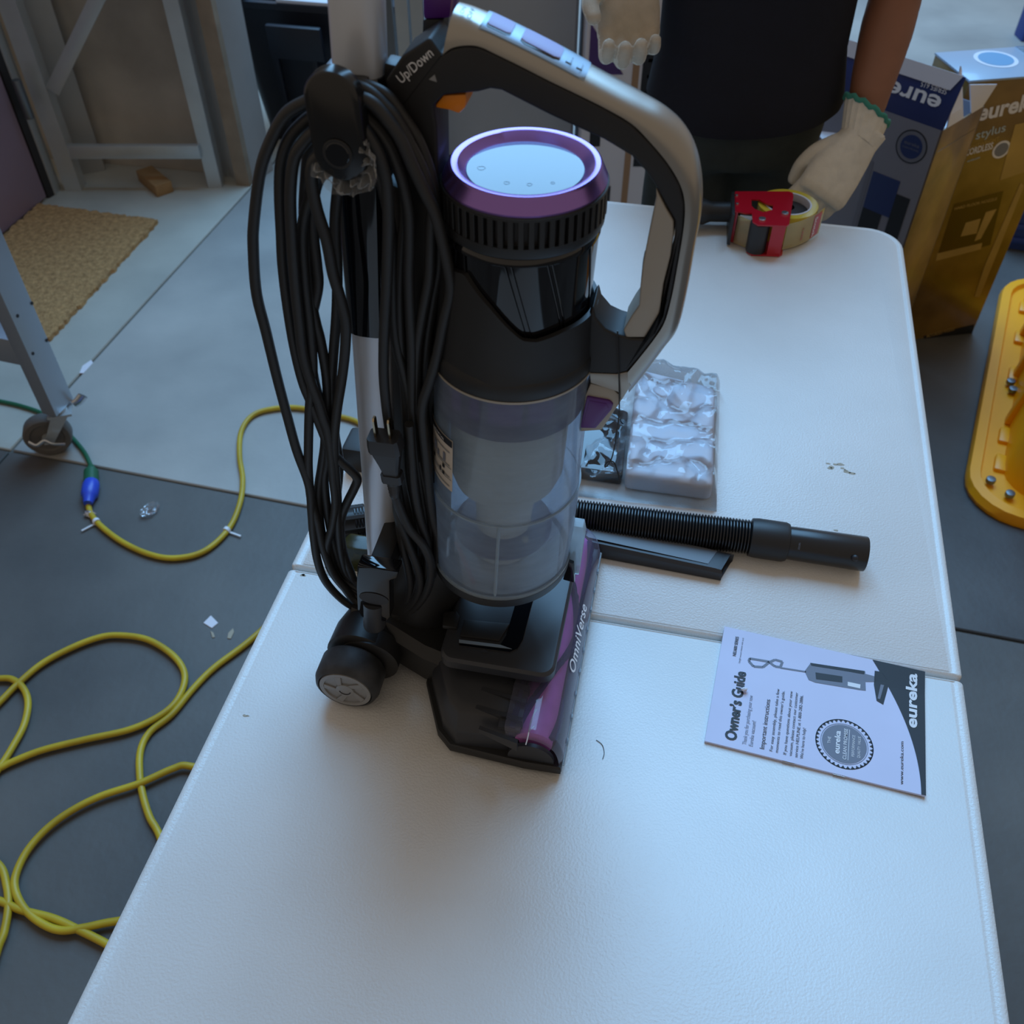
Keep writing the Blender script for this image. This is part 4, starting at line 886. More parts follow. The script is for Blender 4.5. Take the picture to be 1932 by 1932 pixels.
hpatch('button_seat', 13, 21, .315*pi, .60*pi, .0016, 'black_gloss', hp_, 16); hpatch('button_seat', 23, 30, .315*pi, .60*pi, .0016, 'black_gloss', hp_, 16)
hpatch('power_button', 13, 21, .35*pi, .565*pi, .0022, 'button', hp_, 16); hpatch('mode_button', 23, 30, .35*pi, .565*pi, .0022, 'button', hp_, 16)
for i in (31, 33):
    hpatch('indicator_edge', i, i+1, .36*pi, .46*pi, .0016, 'black_gloss', hp_, 4); hpatch('indicator', i, i+1, .375*pi, .445*pi, .0019, 'panel', hp_, 4)
def htext(s, i, t, wd, cap, m, par):
    p = sec(i, t, .0022); d = sec(i, t+.06, .0022)-p; u = sec(i+1, t, .0022)-sec(i-1, t, .0022); return text(s, wd, cap, p, d, -u, M[m], par)
htext('Carpet', 32, .34*pi, .007, .0016, 'grey_print', hp_); htext('Floor', 34, .34*pi, .006, .0016, 'grey_print', hp_)
htext('OFF', 7, .30*pi, .0075, .0028, 'black_print', vc); htext('ON', 4, .34*pi, .005, .0026, 'black_print', vc)
# black lower grip, foot and strip of the handle
s_ = -.0166
blk = [(727, 152), (758, 106), (810, 71), (833, 104), (852, 92), (877, 87), (904, 89), (935, 103), (986, 128), (1037, 154), (1089, 179), (1141, 205), (1192, 235), (1228, 271), (1261, 311), (1284, 350), (1292, 385), (1290, 430), (1279, 498), (1267, 562), (1254, 608), (1235, 639), (1207, 675), (1184, 701), (1163, 706), (1108, 704), (1100, 660), (1106, 600), (1119, 579), (1124, 600), (1142, 621), (1163, 631), (1191, 639), (1217, 640), (1231, 626), (1246, 595), (1254, 535), (1267, 484), (1273, 441), (1273, 416), (1258, 390), (1238, 353), (1221, 327), (1193, 296), (1140, 264), (1088, 241), (1036, 217), (985, 191), (946, 171), (925, 168), (902, 174), (878, 176), (838, 180), (818, 200), (824, 240), (826, 320), (828, 430), (800, 480), (762, 470), (752, 300), (735, 200)]
def vprism(name, px, s0, s1, m, parent=vc, bev=.002, seg=2, sm=40):
    pts = [V(x, y, s0) for x, y in px]; return prism(name, pts, (0, s1-s0, 0), M[m], parent, bev, seg, sm)
hb_ = vprism('handle_grip', blk, s_, -s_, 'black_soft', vc, .0022, 3, 50)
vprism('handle_inner', [(1238, 356), (1238, 372), (1230, 413), (1221, 455), (1213, 498), (1208, 540), (1206, 576), (1191, 597), (1176, 623), (1181, 637), (1217, 637), (1229, 624), (1244, 594), (1252, 535), (1265, 484), (1271, 441), (1271, 417), (1256, 392)], -.0155, .0155, 'champagne', vc, .004, 3)
vprism('grip_key', [(1217, 486), (1213, 490), (1209, 530), (1212, 536)], -.006, .006, 'steel_grey', vc, .0005)
vprism('trigger', [(818, 203), (836, 180), (878, 178), (880, 186), (878, 203), (866, 215), (847, 208)], -.011, .011, 'orange', vc, .0015)
vprism('grip_seam', [(755, 205), (757, 203), (834, 104), (832, 104)], s_-.0002, s_+.001, 'black_gloss', vc, 0)
p0, p1 = V(758, 158, s_-.0004), V(819, 104, s_-.0004); text('Up/Down', (p1-p0).length*1.0, .0062, p0, p1-p0, (V(752, 143, s_)-p0), M['white_print'], vc, bold=.0)
vprism('arrow_mark', [(809, 150), (820, 141), (824, 155)], s_-.0006, s_, 'hub', vc, 0)
# foot of the silver shell and the violet bin release
vprism('shell_foot', [(1112, 704), (1163, 706), (1184, 702), (1190, 729), (1172, 757), (1166, 740), (1114, 723)], -.0168, .0168, 'silver', vc, .001)
vprism('release_frame', [(1114, 724), (1156, 734), (1168, 745), (1172, 757), (1135, 812), (1092, 815), (1098, 760)], -.0150, .0150, 'champagne', vc, .0015)
vprism('release_button', [(1107, 749), (1150, 757), (1157, 764), (1153, 775), (1124, 809), (1094, 808)], -.0172, -.012, 'purple', vc, .0015)
vprism('release_inset', [(1112, 756), (1144, 762), (1148, 770), (1120, 803), (1099, 803)], -.0176, -.013, 'purple', vc, .0004)
# ---- pole, sleeve, spine
def pa_(z): return -.205+.0655*(z-.10)
def oval(z, ra, rs, n=28, s0=0): return [Vector((pa_(z)+ra*(1 if cos(t) > 0 else -1)*abs(cos(t))**.72, s0+rs*(1 if sin(t) > 0 else -1)*abs(sin(t))**.72, z)) for t in [2*pi*k/n for k in range(n)]]
def ovloft(name, st, m, parent=vc, sm=50):
    bm = bmesh.new(); add_loft(bm, [oval(*q) for q in st]); return finish(name, bm, M[m], parent, sm)
ovloft('pole', [(.10, .0175, .0145), (1.02, .0175, .0145)], 'pole')
ovloft('pole_sleeve', [(.404, .0178, .015), (.405, .0195, .0165), (.55, .0215, .018), (.60, .0215, .018), (.606, .019, .016)], 'black_gloss')
ovloft('pole_collar', [(.05, .021, .02), (.10, .021, .0185), (.108, .0195, .0165), (.109, .016, .014)], 'black')
prism('spine', [(pa_(.12)+.016, -.017, .10), (ax_(.12)-.055, -.017, .12), (ax_(.5)-.050, -.017, .52), (pa_(.5)+.022, -.017, .54)], (0, .034, 0), M['black'], vc, .004, 2)
vprism('top_knob_stem', [(797, 36), (838, 36), (830, 110), (795, 110)], .022, .04, 'black', vc, .002); vprism('top_knob', [(795, -30), (856, -30), (850, 36), (797, 38)], .02, .045, 'purple', vc, .003)
vprism('pole_clamp', [(724, 118), (756, 126), (756, 165), (724, 160)], -.008, .008, 'black', vc, .002)
vprism('pole_button', [(612, 122), (630, 118), (634, 140), (612, 140)], .0, .02, 'panel', vc, .003)
# ---- cord hooks
hc0, hc1 = V(624, 192, -.058), V(641, 292, -.058); hx = (hc1-hc0).normalized(); hp2 = Vector((-hx.z, 0, hx.x))
if hp2.x < 0: hp2 = -hp2
rh0, rh1 = .0178, .0182
def stad(s, k=1.0, n=14):
    out = []
    for i in range(n+1): t = pi*i/n; out.append(hc0+(hp2*cos(t)-hx*sin(t))*rh0*k+Vector((0, s, 0)))
    for i in range(n+1): t = pi*i/n; out.append(hc1+(-hp2*cos(t)+hx*sin(t))*rh1*k+Vector((0, s, 0)))
    return out
bm = bmesh.new(); add_loft(bm, [stad(.012), stad(.002), stad(0, .93), stad(-.0006, .86)]); hk = finish('cord_hook', bm, M['black_satin'], vc, 35)
def vdisc(name, c, r, th, m, parent):
    bm = bmesh.new(); add_loft(bm, [circle(c, r, 28, 'Y'), circle(Vector(c)+Vector((0, th, 0)), r, 28, 'Y')]); bmesh.ops.recalc_face_normals(bm, faces=bm.faces); bevel(bm, .0004, 1); return finish(name, bm, M[m], parent, 40)
dc = V(637, 291, -.0590); vdisc('hook_dimple_ring', dc+Vector((0, -.0008, 0)), .0098, .001, 'black', hk); vdisc('hook_dimple', dc+Vector((0, -.0012, 0)), .0078, .001, 'black_gloss', hk)
bm = bmesh.new(); add_box(bm, (hc0*.55+hc1*.45)+Vector((0, .028, 0)), (.022, .034, .03)); bevel(bm, .004); finish('hook_stem', bm, M['black'], hk, 40)
# crinkled film still wrapped round the hook
bm = bmesh.new(); NXf, NYf = 70, 14; rows = []
for i in range(NXf+1):
    row = []; f = i/NXf; t = -2.75+3.3*f; wid = .0125*(.55+.45*sin(pi*min(1, f*1.1)))*(1+.35*noise.noise(Vector((i*.17, 3.3, 0))))
    for j in range(NYf+1):
        rr = .0150+wid*j/NYf; nz_ = abs(noise.noise(Vector((i*.13+j*.05, j*.16, 2.2)))); n2 = abs(noise.noise(Vector((i*.30, j*.2, 7.2))))
        row.append(bm.verts.new(hc1+Vector((rr*cos(t), .007-nz_*.014-n2*.004-.004*j/NYf, rr*sin(t)))))
    rows.append(row)
for i in range(NXf):
    for j in range(NYf): bm.faces.new((rows[i][j], rows[i+1][j], rows[i+1][j+1], rows[i][j+1]))
finish('hook_film', bm, clear('hook_film_mat', (244, 244, 242), .12, (232, 230, 226), .08, .1, .6, .4), hk, 60)
sl = -.074
lh = vprism('lower_hook', [(673, 1068), (752, 1080), (748, 1092), (735, 1096), (736, 1165), (728, 1174), (682, 1166), (674, 1150), (672, 1110)], sl, sl+.016, 'black_gloss', vc, .0025)
c = V(705, 1130, sl-.0006); bm = bmesh.new(); add_loft(bm, [circle(c, .0145, 28, 'Y', .0085), circle(c+Vector((0, .001, 0)), .0145, 28, 'Y', .0085)]); finish('hook_oval', bm, M['dark_trim'], lh, 40)
a = V(706, 1190, sl+.004); b_ = V(706, 1150, sl+.004); bm = bmesh.new(); add_loft(bm, [circle((a.x+(b_.x-a.x)*f, sl+.007, a.z+.004+(b_.z-a.z)*f), r, 24) for f, r in ((0, .0085), (.05, .0108), (.1, .0113), (1.2, .0118))]); finish('hook_tube', bm, M['charcoal'], lh, 40)
c = V(712, 1100, sl); bm = bmesh.new(); add_box(bm, (c.x, sl/2-.004, c.z+.006), (.020, -sl-.012, .024)); bevel(bm, .003); finish('hook_arm', bm, M['black'], lh, 40)
# ---- rear drive block, wheels, neck
wx = -.2215
bm = bmesh.new(); rr_ = .0375
add_loft(bm, [circle((wx+.004, y, .0385), r, 36, 'Y') for y, r in ((-.074, .031), (-.072, .0355), (-.045, .0345), (-.02, .028), (.02, .028), (.045, .0345), (.072, .0355), (.074, .031))]); finish('axle_housing', bm, M['black'], vc, 40)
bm = bmesh.new(); add_loft(bm, [circle((wx+.014, y, .038), r, 30, 'Y') for y, r in ((-.077, .028), (-.0755, .0315), (-.055, .031))]); finish('housing_flare', bm, M['black'], vc, 40)
for sg in (-1, 1):
    y0 = sg*.079; y1 = sg*.112
    bm = bmesh.new(); add_loft(bm, [circle((wx, y, .034), r, 40, 'Y') for y, r in ((y0, .026), (y0, .0315), (y0+sg*.003, .0338), (y1-sg*.008, .034), (y1-sg*.002, .0315), (y1, .0285), (y1-sg*.0015, .0275), (y1-sg*.003, .0272))]); bmesh.ops.recalc_face_normals(bm, faces=bm.faces)
    whl = finish('wheel', bm, M['rubber'], vc, 40)
    yf = y1-sg*.0022
    hbm = bmesh.new(); add_loft(hbm, [circle((wx, yf, .034), .0272, 40, 'Y'), circle((wx, yf+sg*.0026, .034), .0268, 40, 'Y'), circle((wx, yf+sg*.0026, .034), .0225, 40, 'Y'), circle((wx, yf+sg*.0008, .034), .0220, 40, 'Y')], True, True, True); finish('hub_cap', hbm, M['hub'], whl, 30)
    if sg < 0:
        for k in range(5):
            t0 = 2*pi*k/5+.5
            pts = [Vector((wx+r*cos(t0+da), yf-.0026, .034+r*sin(t0+da))) for r, da in ((.0225, -.10), (.0225, .22), (.0085, .75), (.0078, .15))]
            prism('hub_spoke', pts, (0, .0020, 0), M['hub'], whl, .0003, 1)
        cyl('hub_boss', (wx, yf-.0012, .034), .0095, .004, M['hub'], whl, 'Y', 24, .0008)
        tube('hub_groove', [Vector((wx+.0058*cos(t), yf-.0033, .034+.0058*sin(t))) for t in [-.2-2.7*i/10 for i in range(11)]], .0006, M['dark_trim'], whl, 6)
# neck and swivel
bm = bmesh.new(); add_loft(bm, [[Vector((a, y, z)) for y, z in ((-w_, z0), (w_, z0), (w_, z1-.01), (w_-.01, z1), (-w_+.01, z1), (-w_, z1-.01))] for a, w_, z0, z1 in ((-.235, .045, .02, .070), (-.19, .055, .018, .066), (-.15, .070, .014, .060), (-.118, .075, .010, .055))]); finish('neck', bm, M['black'], vc, 40)
bm = bmesh.new(); add_loft(bm, [circle((a, 0, z), r, 36) for a, z, r in ((-.168, .03, .042), (-.166, .075, .042), (-.160, .10, .040), (-.150, .135, .037), (-.145, .15, .034))]); finish('swivel', bm, M['black'], vc, 40)
# ---- floor head
out_ = [(.006, -.146), (-.030, -.147), (-.106, -.142), (-.122, -.128), (-.148, -.074), (-.150, 0), (-.148, .074), (-.122, .128), (-.106, .142), (-.030, .147), (.006, .146)]
def inset(f, fx=0): 
    return [(x+(-.07-x)*f+fx, y*(1-f)) for x, y in out_]
bm = bmesh.new(); add_loft(bm, [[Vector((x, y, z)) for x, y in inset(f)] for f, z in ((.03, .003), (0, .006), (0, .014), (.012, .016))]); hbase = finish('head_base', bm, M['black'], vc, 40)
body = [(-.038, -.132), (-.100, -.136), (-.116, -.122), (-.140, -.074), (-.142, 0), (-.140, .074), (-.116, .122), (-.100, .136), (-.038, .132)]
def bi(f): return [(x+(-.085-x)*f, y*(1-f*.9)) for x, y in body]
bm = bmesh.new(); add_loft(bm, [[Vector((x, y, z)) for x, y in bi(f)] for f, z in ((-.03, .014), (0, .034), (.10, .050), (.20, .0535))]); bmesh.ops.recalc_face_normals(bm, faces=bm.faces); bevel(bm, .002, 2, 25); finish('head_body', bm, M['charcoal'], vc, 35)
for (a, b) in (((893, 1291), (993, 1322)), ((899, 1329), (987, 1357)), ((905, 1369), (977, 1398)), ((950, 1282), (1000, 1296))):
    p, q = VZ(*a, .052), VZ(*b, .056)
    bm = bmesh.new(); up_ = Vector((0, 0, 1)); y_ = Vector((0, -1, 0))
    add_prism(bm, [p+Vector((0, 0, -.006)), q+Vector((0, 0, -.012)), q+Vector((0, 0, .0025)), p+Vector((0, 0, .0005))], y_*.0042)
    finish('vent_rib', bm, M['charcoal'], vc)
box('vent_shelf', (-.048, -.108, .0485), (.022, .05, .006), M['charcoal'], vc, .001)
# brush window
prf = [(-.052, .057), (-.040, .0595), (-.025, .0595), (-.012, .0555), (-.002, .047), (.0035, .036), (.0065, .022), (.007, .013)]
prf = [(p.x, p.y) for p in cat([(x, z, 0) for x, z in prf], 4)]
bm = bmesh.new(); add_loft(bm, [[Vector((x, y, z)) for x, z in prf] for y in (-.128, -.134, 0, .134, .128)][1:4], False)
cov = finish('brush_cover', bm, M['clear_cover'], vc, 60)
for sg in (-1, 1):
    bm = bmesh.new(); pts = [Vector((x, sg*.134, z)) for x, z in prf]; cxy = Vector((-.022, sg*.143, .020)); st = []
    for f, dy in ((0, 0), (.04, .004), (.12, .0085)): st.append([p+(Vector((-.022, 0, .016))-Vector((p.x, 0, p.z)))*f+Vector((0, sg*dy, 0)) for p in pts])
    add_loft(bm, st, False); finish('cover_end', bm, M['clear_cover'], cov, 60)
    bm = bmesh.new(); pts = [Vector((-.0245+.023*cos(t), sg*.1425, .016+.026*sin(t))) for t in [pi*k/18 for k in range(19)]]; add_prism(bm, pts, (0, -sg*.004, 0)); finish('roller_end', bm, M['charcoal'], vc, 30)
tube('cover_edge', [Vector((.0072, -.140, .0135)), Vector((.0072, .140, .0135))], .0014, M['clear_edge'], cov, 8)
for k in range(9): box('edge_clip', (.0078, -.115+.028*k, .0165), (.002, .005, .004), M['clear_edge'], cov, .0005)
box('front_lip', (.0015, 0, .0095), (.010, .286, .011), mat('lip_dark', (44, 46, 58), .25), vc, .001)
rc = Vector((-.024, 0, .031)); rollr = .0185
bm = bmesh.new(); add_loft(bm, [circle((rc.x, y, rc.z), rollr, 32, 'Y') for y in (-.132, .132)]); rol = finish('brush_roller', bm, M['roller'], vc, 60)
for k in range(3):
    pts = []
    for i in range(61):
        y = -.130+.26*i/60; t = 2*pi*k/3+ (abs(y)/.13)*2.6; pts.append((y, t))
    bm = bmesh.new(); rings = []
    for y, t in pts:
        rings.append([Vector((rc.x+r*cos(t+dt), y, rc.z+r*sin(t+dt))) for r, dt in ((rollr-.001, -.18), (rollr+.0055+.0008*sin(y*900), -.10), (rollr+.0055+.0008*sin(y*700), .10), (rollr-.001, .18))])
    add_loft(bm, rings); finish('bristle_strip', bm, M['bristle'], rol, None)
box('roller_backing', (-.045, 0, .03), (.006, .264, .045), mat('chamber_dark', (40, 40, 70), .6), vc, 0)
text('OmniVerse', .088, .0105, (.0005, -.052, .0385), (0, 1, 0), (-.62, 0, .78), M['white_print'], vc, bold=.012, depth=.0045, shear=.18)
# hair caught behind the window
tube('caught_hair', cat([VZ(x, y, .058) for x, y in ((1012, 1338), (1002, 1360), (996, 1390), (992, 1405))], 5), .0006, M['white_print'], rol, 5)
tube('caught_hair', cat([VZ(x, y, .058) for x, y in ((1008, 1370), (1000, 1378), (996, 1388))], 5), .0004, M['white_print'], rol, 5)
# upper deck plate with its glossy inlay
pl_ = [VZ(838, 1228, .085), VZ(846, 1222, .085), VZ(1022, 1262, .085), VZ(1040, 1252, .085)]
def deck(z, k=0):
    x0, x1, y1, r = -.128+k, -.0135-k, .088-k, .013-k*.5; out = []
    for (cx, cy, a) in ((x1-r, y1-r, 0), (x0+r, y1-r, pi/2), (x0+r, -y1+r, pi), (x1-r, -y1+r, 3*pi/2)):
        for i in range(7): t = a+pi/2*i/6; out.append(Vector((cx+r*cos(t), cy+r*sin(t), z)))
    return out
bm = bmesh.new(); add_loft(bm, [deck(.066, .003), deck(.070, .0), deck(.080, .0), deck(.0835, .0025), deck(.0838, .0045)]); dk_ = finish('deck_plate', bm, M['charcoal'], vc, 30)
bm = bmesh.new(); add_loft(bm, [deck(.045, .016), deck(.067, .012)]); finish('deck_body', bm, M['black'], vc, 30)
dz = .0838
inl = [VZ(x, y, dz) for x, y in ((866, 1207), (944, 1217), (955, 1200), (970, 1148), (985, 1085), (1019, 1090), (1002, 1148), (987, 1208), (977, 1225), (962, 1232), (866, 1219))]
prism('deck_inlay', inl, (0, 0, .0009), mat('inlay_gloss', (12, 14, 20), .06, spec=.7), dk_, .0002, 1)
prism('deck_pad', [VZ(x, y, dz) for x, y in ((876, 1172), (962, 1180), (942, 1212), (868, 1203))], (0, 0, .0035), M['black'], dk_, .0012)
prism('deck_step', [VZ(x, y, dz) for x, y in ((838, 1160), (862, 1158), (868, 1168), (862, 1190), (835, 1186))], (0, 0, .005), M['black'], dk_, .0012)
prism('deck_painted_shine', [VZ(x, y, dz+.0008) for x, y in ((866, 1207), (944, 1217), (966, 1225), (866, 1213))], (0, 0, .0006), M['panel'], dk_, 0)  # silver strip stands in for the sky reflected on the inlay's bevel
prism('deck_tag', [VZ(x, y, .0838) for x, y in ((908, 1226), (914, 1225), (924, 1232), (908, 1232))], (0, 0, .0005), M['charcoal'], dk_, 0)
# ---- power cord
def strand(px, s0, s1=None, sm=None):
    s1 = s0 if s1 is None else s1; n = len(px); out = []
    for i, (x, y) in enumerate(px):
        f = i/(n-1); s = s0+(s1-s0)*f
        if sm is not None: s += (sm-(s0+s1)/2)*sin(pi*f)
        out.append(V(x, y, s))
    return cat(out, 6)
ST = [
 ([(640, 170), (606, 176), (585, 188), (540, 215), (508, 272), (490, 330), (479, 420), (478, 470), (484, 553), (502, 626), (522, 709), (541, 781), (560, 850), (583, 915), (588, 966), (591, 1005), (599, 1057), (614, 1096), (643, 1129), (671, 1146), (700, 1150)], -.044, -.026),
 ([(640, 215), (600, 215), (574, 230), (546, 262), (531, 305), (528, 362), (531, 440), (534, 502), (543, 579), (556, 657), (572, 722), (590, 766), (608, 812), (622, 845), (640, 868), (660, 886), (674, 903), (668, 922), (656, 946), (645, 974), (643, 1005), (648, 1041), (661, 1078), (671, 1098), (700, 1120)], -.040, -.020),
 ([(640, 240), (600, 245), (574, 268), (555, 300), (548, 362), (550, 440), (556, 528), (564, 605), (572, 670), (587, 722), (600, 755), (609, 785), (618, 812), (625, 860), (629, 903), (633, 950), (627, 992), (617, 1031), (622, 1070), (645, 1104), (669, 1124), (700, 1130)], -.050, -.022),
 ([(635, 260), (600, 265), (583, 290), (577, 340), (574, 395), (576, 463), (582, 541), (595, 605), (605, 644), (616, 709), (618, 760), (617, 812), (618, 864), (612, 903), (616, 950), (622, 990), (634, 1040), (650, 1085), (680, 1115)], -.034, -.018),
 ([(630, 285), (600, 295), (587, 325), (596, 388), (616, 453), (628, 515), (641, 559), (652, 605), (652, 644), (649, 683), (644, 722), (636, 773), (631, 825), (632, 877), (636, 930), (638, 980), (641, 1020), (647, 1055), (658, 1085), (690, 1110)], -.054, -.02),
 ([(620, 320), (600, 340), (590, 390), (592, 450), (598, 502), (600, 541), (588, 600), (583, 640), (587, 683), (596, 730), (608, 770), (613, 830), (607, 880), (600, 930), (604, 985), (614, 1035), (634, 1085), (680, 1120)], -.030, -.02),
 ([(640, 330), (632, 420), (636, 500), (636, 559), (634, 605), (629, 670), (626, 722), (628, 760), (632, 820), (640, 880), (632, 960), (622, 1030), (640, 1085), (690, 1118)], -.026, -.02),
 ([(625, 300), (600, 330), (572, 420), (574, 520), (585, 620), (590, 700), (584, 770), (582, 838), (582, 890), (587, 942), (599, 985), (609, 1031), (627, 1078), (650, 1109), (669, 1132), (700, 1142)], -.036, -.026),
 ([(640, 180), (678, 184), (704, 196), (730, 225), (755, 261), (777, 310), (799, 357), (820, 401), (834, 453), (848, 517), (850, 553), (838, 605), (825, 670), (810, 722), (798, 760), (797, 800), (804, 864), (812, 942), (819, 985), (826, 1018), (821, 1070), (805, 1110), (770, 1145), (730, 1165), (700, 1165)], -.046, -.028),
 ([(640, 160), (675, 164), (698, 175), (724, 199), (748, 225), (773, 272), (792, 310), (807, 350), (815, 388), (813, 440), (812, 476), (809, 528), (797, 592), (787, 657), (785, 722), (784, 773), (782, 825), (793, 880), (806, 941), (813, 1005), (809, 1060), (790, 1110), (750, 1145), (700, 1155)], -.034, -.024),
 ([(650, 162), (680, 160), (709, 169), (735, 186), (760, 220), (784, 256), (799, 290), (812, 330), (820, 370), (826, 430), (828, 500), (818, 560), (806, 640), (800, 720), (800, 780), (812, 860), (818, 940), (822, 1000), (815, 1060), (790, 1120), (740, 1150), (700, 1150)], -.024, -.018),
 ([(640, 205), (680, 218), (710, 243), (733, 275), (749, 312), (761, 349), (771, 401), (772, 466), (771, 515), (773, 579), (777, 657), (778, 720), (779, 790), (785, 860), (795, 930), (803, 990), (800, 1060), (780, 1120), (740, 1148), (700, 1150)], -.040, -.022),
 ([(640, 225), (678, 237), (702, 267), (720, 305), (730, 349), (733, 414), (732, 466), (730, 528), (726, 605), (724, 657), (724, 709), (728, 760), (733, 800), (742, 860), (752, 930), (766, 1000), (778, 1060), (776, 1110), (745, 1145), (700, 1150)], -.050, -.026),
 ([(660, 240), (700, 290), (724, 360), (738, 440), (740, 520), (742, 605), (750, 657), (760, 696), (771, 747), (776, 800), (779, 851), (792, 903), (799, 950), (808, 1010), (804, 1070), (786, 1120), (745, 1155), (700, 1160)], -.030, -.02),
 ([(742, 915), (746, 935), (754, 959), (772, 997), (800, 1031), (813, 1065), (811, 1098), (798, 1128), (772, 1156), (738, 1171), (700, 1172)], -.052, -.030),
 ([(745, 900), (748, 945), (752, 975), (767, 1018), (786, 1066), (793, 1101), (784, 1130), (764, 1153), (741, 1164), (700, 1166)], -.044, -.030),
 ([(750, 960), (759, 1026), (769, 1070), (774, 1105), (766, 1138), (744, 1160), (700, 1162)], -.036, -.028),
 ([(772, 800), (777, 870), (783, 930), (793, 979), (807, 1031), (806, 1080), (790, 1118), (760, 1142), (700, 1150)], -.042, -.024),
 ([(650, 190), (690, 200), (720, 235), (742, 280), (758, 330), (764, 400), (758, 470), (754, 560), (757, 650), (764, 740), (768, 820), (772, 900), (786, 970), (796, 1040), (788, 1100), (750, 1140), (700, 1150)], -.028, -.02),
]
bm = bmesh.new()
for px, s0, s1 in ST: add_tube(bm, strand(px, s0, s1, sm=(s0+s1)/2-.004), .0042, 10)
pcd = finish('power_cord', bm, M['cord'], vc, 60)
# plug held against the pole, prongs up
sp = -.052
pu = (V(722, 815, sp)-V(735, 905, sp)).normalized(); pv = Vector((pu.z, 0, -pu.x)); py_ = Vector((0, 1, 0))
def plring(c, wv, dv): return [c+pv*(wv*x)+py_*(dv*y) for x, y in ((1, -.7), (.8, -1), (-.8, -1), (-1, -.7), (-1, .7), (-.8, 1), (.8, 1), (1, .7))]
pt = V(724, 822, sp); pb = V(738, 888, sp); plen = (pt-pb).length
bm = bmesh.new(); add_loft(bm, [plring(pb+(pt-pb)*f, w_, d_) for f, w_, d_ in ((-.28, .0088, .006), (-.06, .0088, .006), (-.055, .0070, .005), (.0, .0070, .005), (.2, .0085, .006), (.5, .0115, .0075), (.62, .0118, .0078), (.63, .0136, .0095), (.80, .0136, .0095), (1.0, .0128, .0088))]); finish('plug', bm, M['charcoal'], pcd, 30)
for x in (-.0062, .0062):
    c = pt+pv*x; o = add = bmesh.new(); add_loft(add, [[c+pu*h+pv*(.0008*a)+py_*(k*b) for a, b in ((1, 1), (-1, 1), (-1, -1), (1, -1))] for h, k in ((-.002, .0033), (.0165, .0033), (.019, .0018))]); finish('prong', add, M['brass'], pcd)
b0 = pb+(pt-pb)*-.28
bm = bmesh.new(); q0, q1 = b0, V(745, 938, sp); add_tube(bm, [q0.lerp(q1, f) for f in (0, .15, .18, .30, .33, .48, .51, .66, .69, .85, 1)], [.0060, .0060, .0050, .0056, .0046, .0054, .0043, .0050, .0040, .0046, .0036], 14); finish('strain_relief', bm, M['charcoal'], pcd, 30)
# thin tie hanging from the handle foot
wt_ = cat([V(x, y, -.0185) for x, y in ((1165, 624), (1166, 660), (1168, 720), (1168, 780), (1163, 820), (1156, 858), (1148, 876), (1141, 881), (1146, 872), (1158, 872), (1165, 890), (1170, 908))], 6)
tie = tube('bag_tie', wt_, .0006, M['black'], vc, 5)
# ================================================================== WORKER
person = empty('person', (.44, 1.82, 0), label='person in navy T-shirt, dark trousers and white knit gloves behind the table', cat='person')
po = Vector((.44, 1.82, 0))
def PW(x, y, z): return Vector((x, y, z))-po
def limb(bm, pts, rad, n=16): add_tube(bm, cat(pts, 5), (lambda f, r=rad: interp(r, f)), n)
def interp(r, f):
    k = f*(len(r)-1); i = min(int(k), len(r)-2); t = k-i; t = t*t*(3-2*t); return r[i]*(1-t)+r[i+1]*t
def ell(c, rx_, ry_, n=36, p=.85): return [c+Vector((rx_*(1 if cos(t) > 0 else -1)*abs(cos(t))**p, ry_*(1 if sin(t) > 0 else -1)*abs(sin(t))**p, 0)) for t in [2*pi*k/n for k in range(n)]]
# joints (world)
cx, cy = .43, 1.80
SL, SR = Vector((.625, cy+.02, 1.36)), Vector((.235, cy+.02, 1.36))       # his left is at the right of the picture
EL, WL = Vector((.668, 1.79, 1.065)), Vector((.618, 1.655, .835))
ER, WR = Vector((.155, 1.93, 1.12)), Vector((.195, 1.735, 1.095))
HL, HR = Vector((.51, cy+.03, .88)), Vector((.35, cy+.03, .88))
bm = bmesh.new()
add_loft(bm, [ell(Vector((cx, cy+.02, z))-po, a, b) for z, a, b in ((.80, .12, .09), (.88, .155, .105), (1.0, .145, .10), (1.15, .16, .108), (1.28, .18, .11), (1.36, .17, .095), (1.41, .09, .06))])
limb(bm, [Vector((cx, cy+.02, 1.36))-po, Vector((cx, cy, 1.44))-po, Vector((cx, cy-.015, 1.52))-po], [.065, .058, .06])
bmesh.ops.create_uvsphere(bm, u_segments=28, v_segments=18, radius=1, matrix=Matrix.Translation(Vector((cx, cy-.03, 1.61))-po) @ Matrix.Diagonal((.077, .096, .118, 1)))
limb(bm, [Vector((cx, cy-.10, 1.56))-po, Vector((cx, cy-.075, 1.515))-po], [.035, .045])
limb(bm, [Vector((cx, cy-.12, 1.635))-po, Vector((cx, cy-.145, 1.60))-po], [.011, .017], 10)
for sg in (-1, 1): limb(bm, [Vector((cx+sg*.074, cy-.02, 1.635))-po, Vector((cx+sg*.085, cy-.01, 1.60))-po], [.018, .012], 10)
for S_, E_, W_ in ((SL, EL, WL), (SR, ER, WR)):
    limb(bm, [S_-po, S_.lerp(E_, .5)-po, E_-po], [.056, .052, .044]); limb(bm, [E_-po, E_.lerp(W_, .35)-po, W_-po, W_-po+(W_-E_).normalized()*.03], [.043, .046, .030, .026])
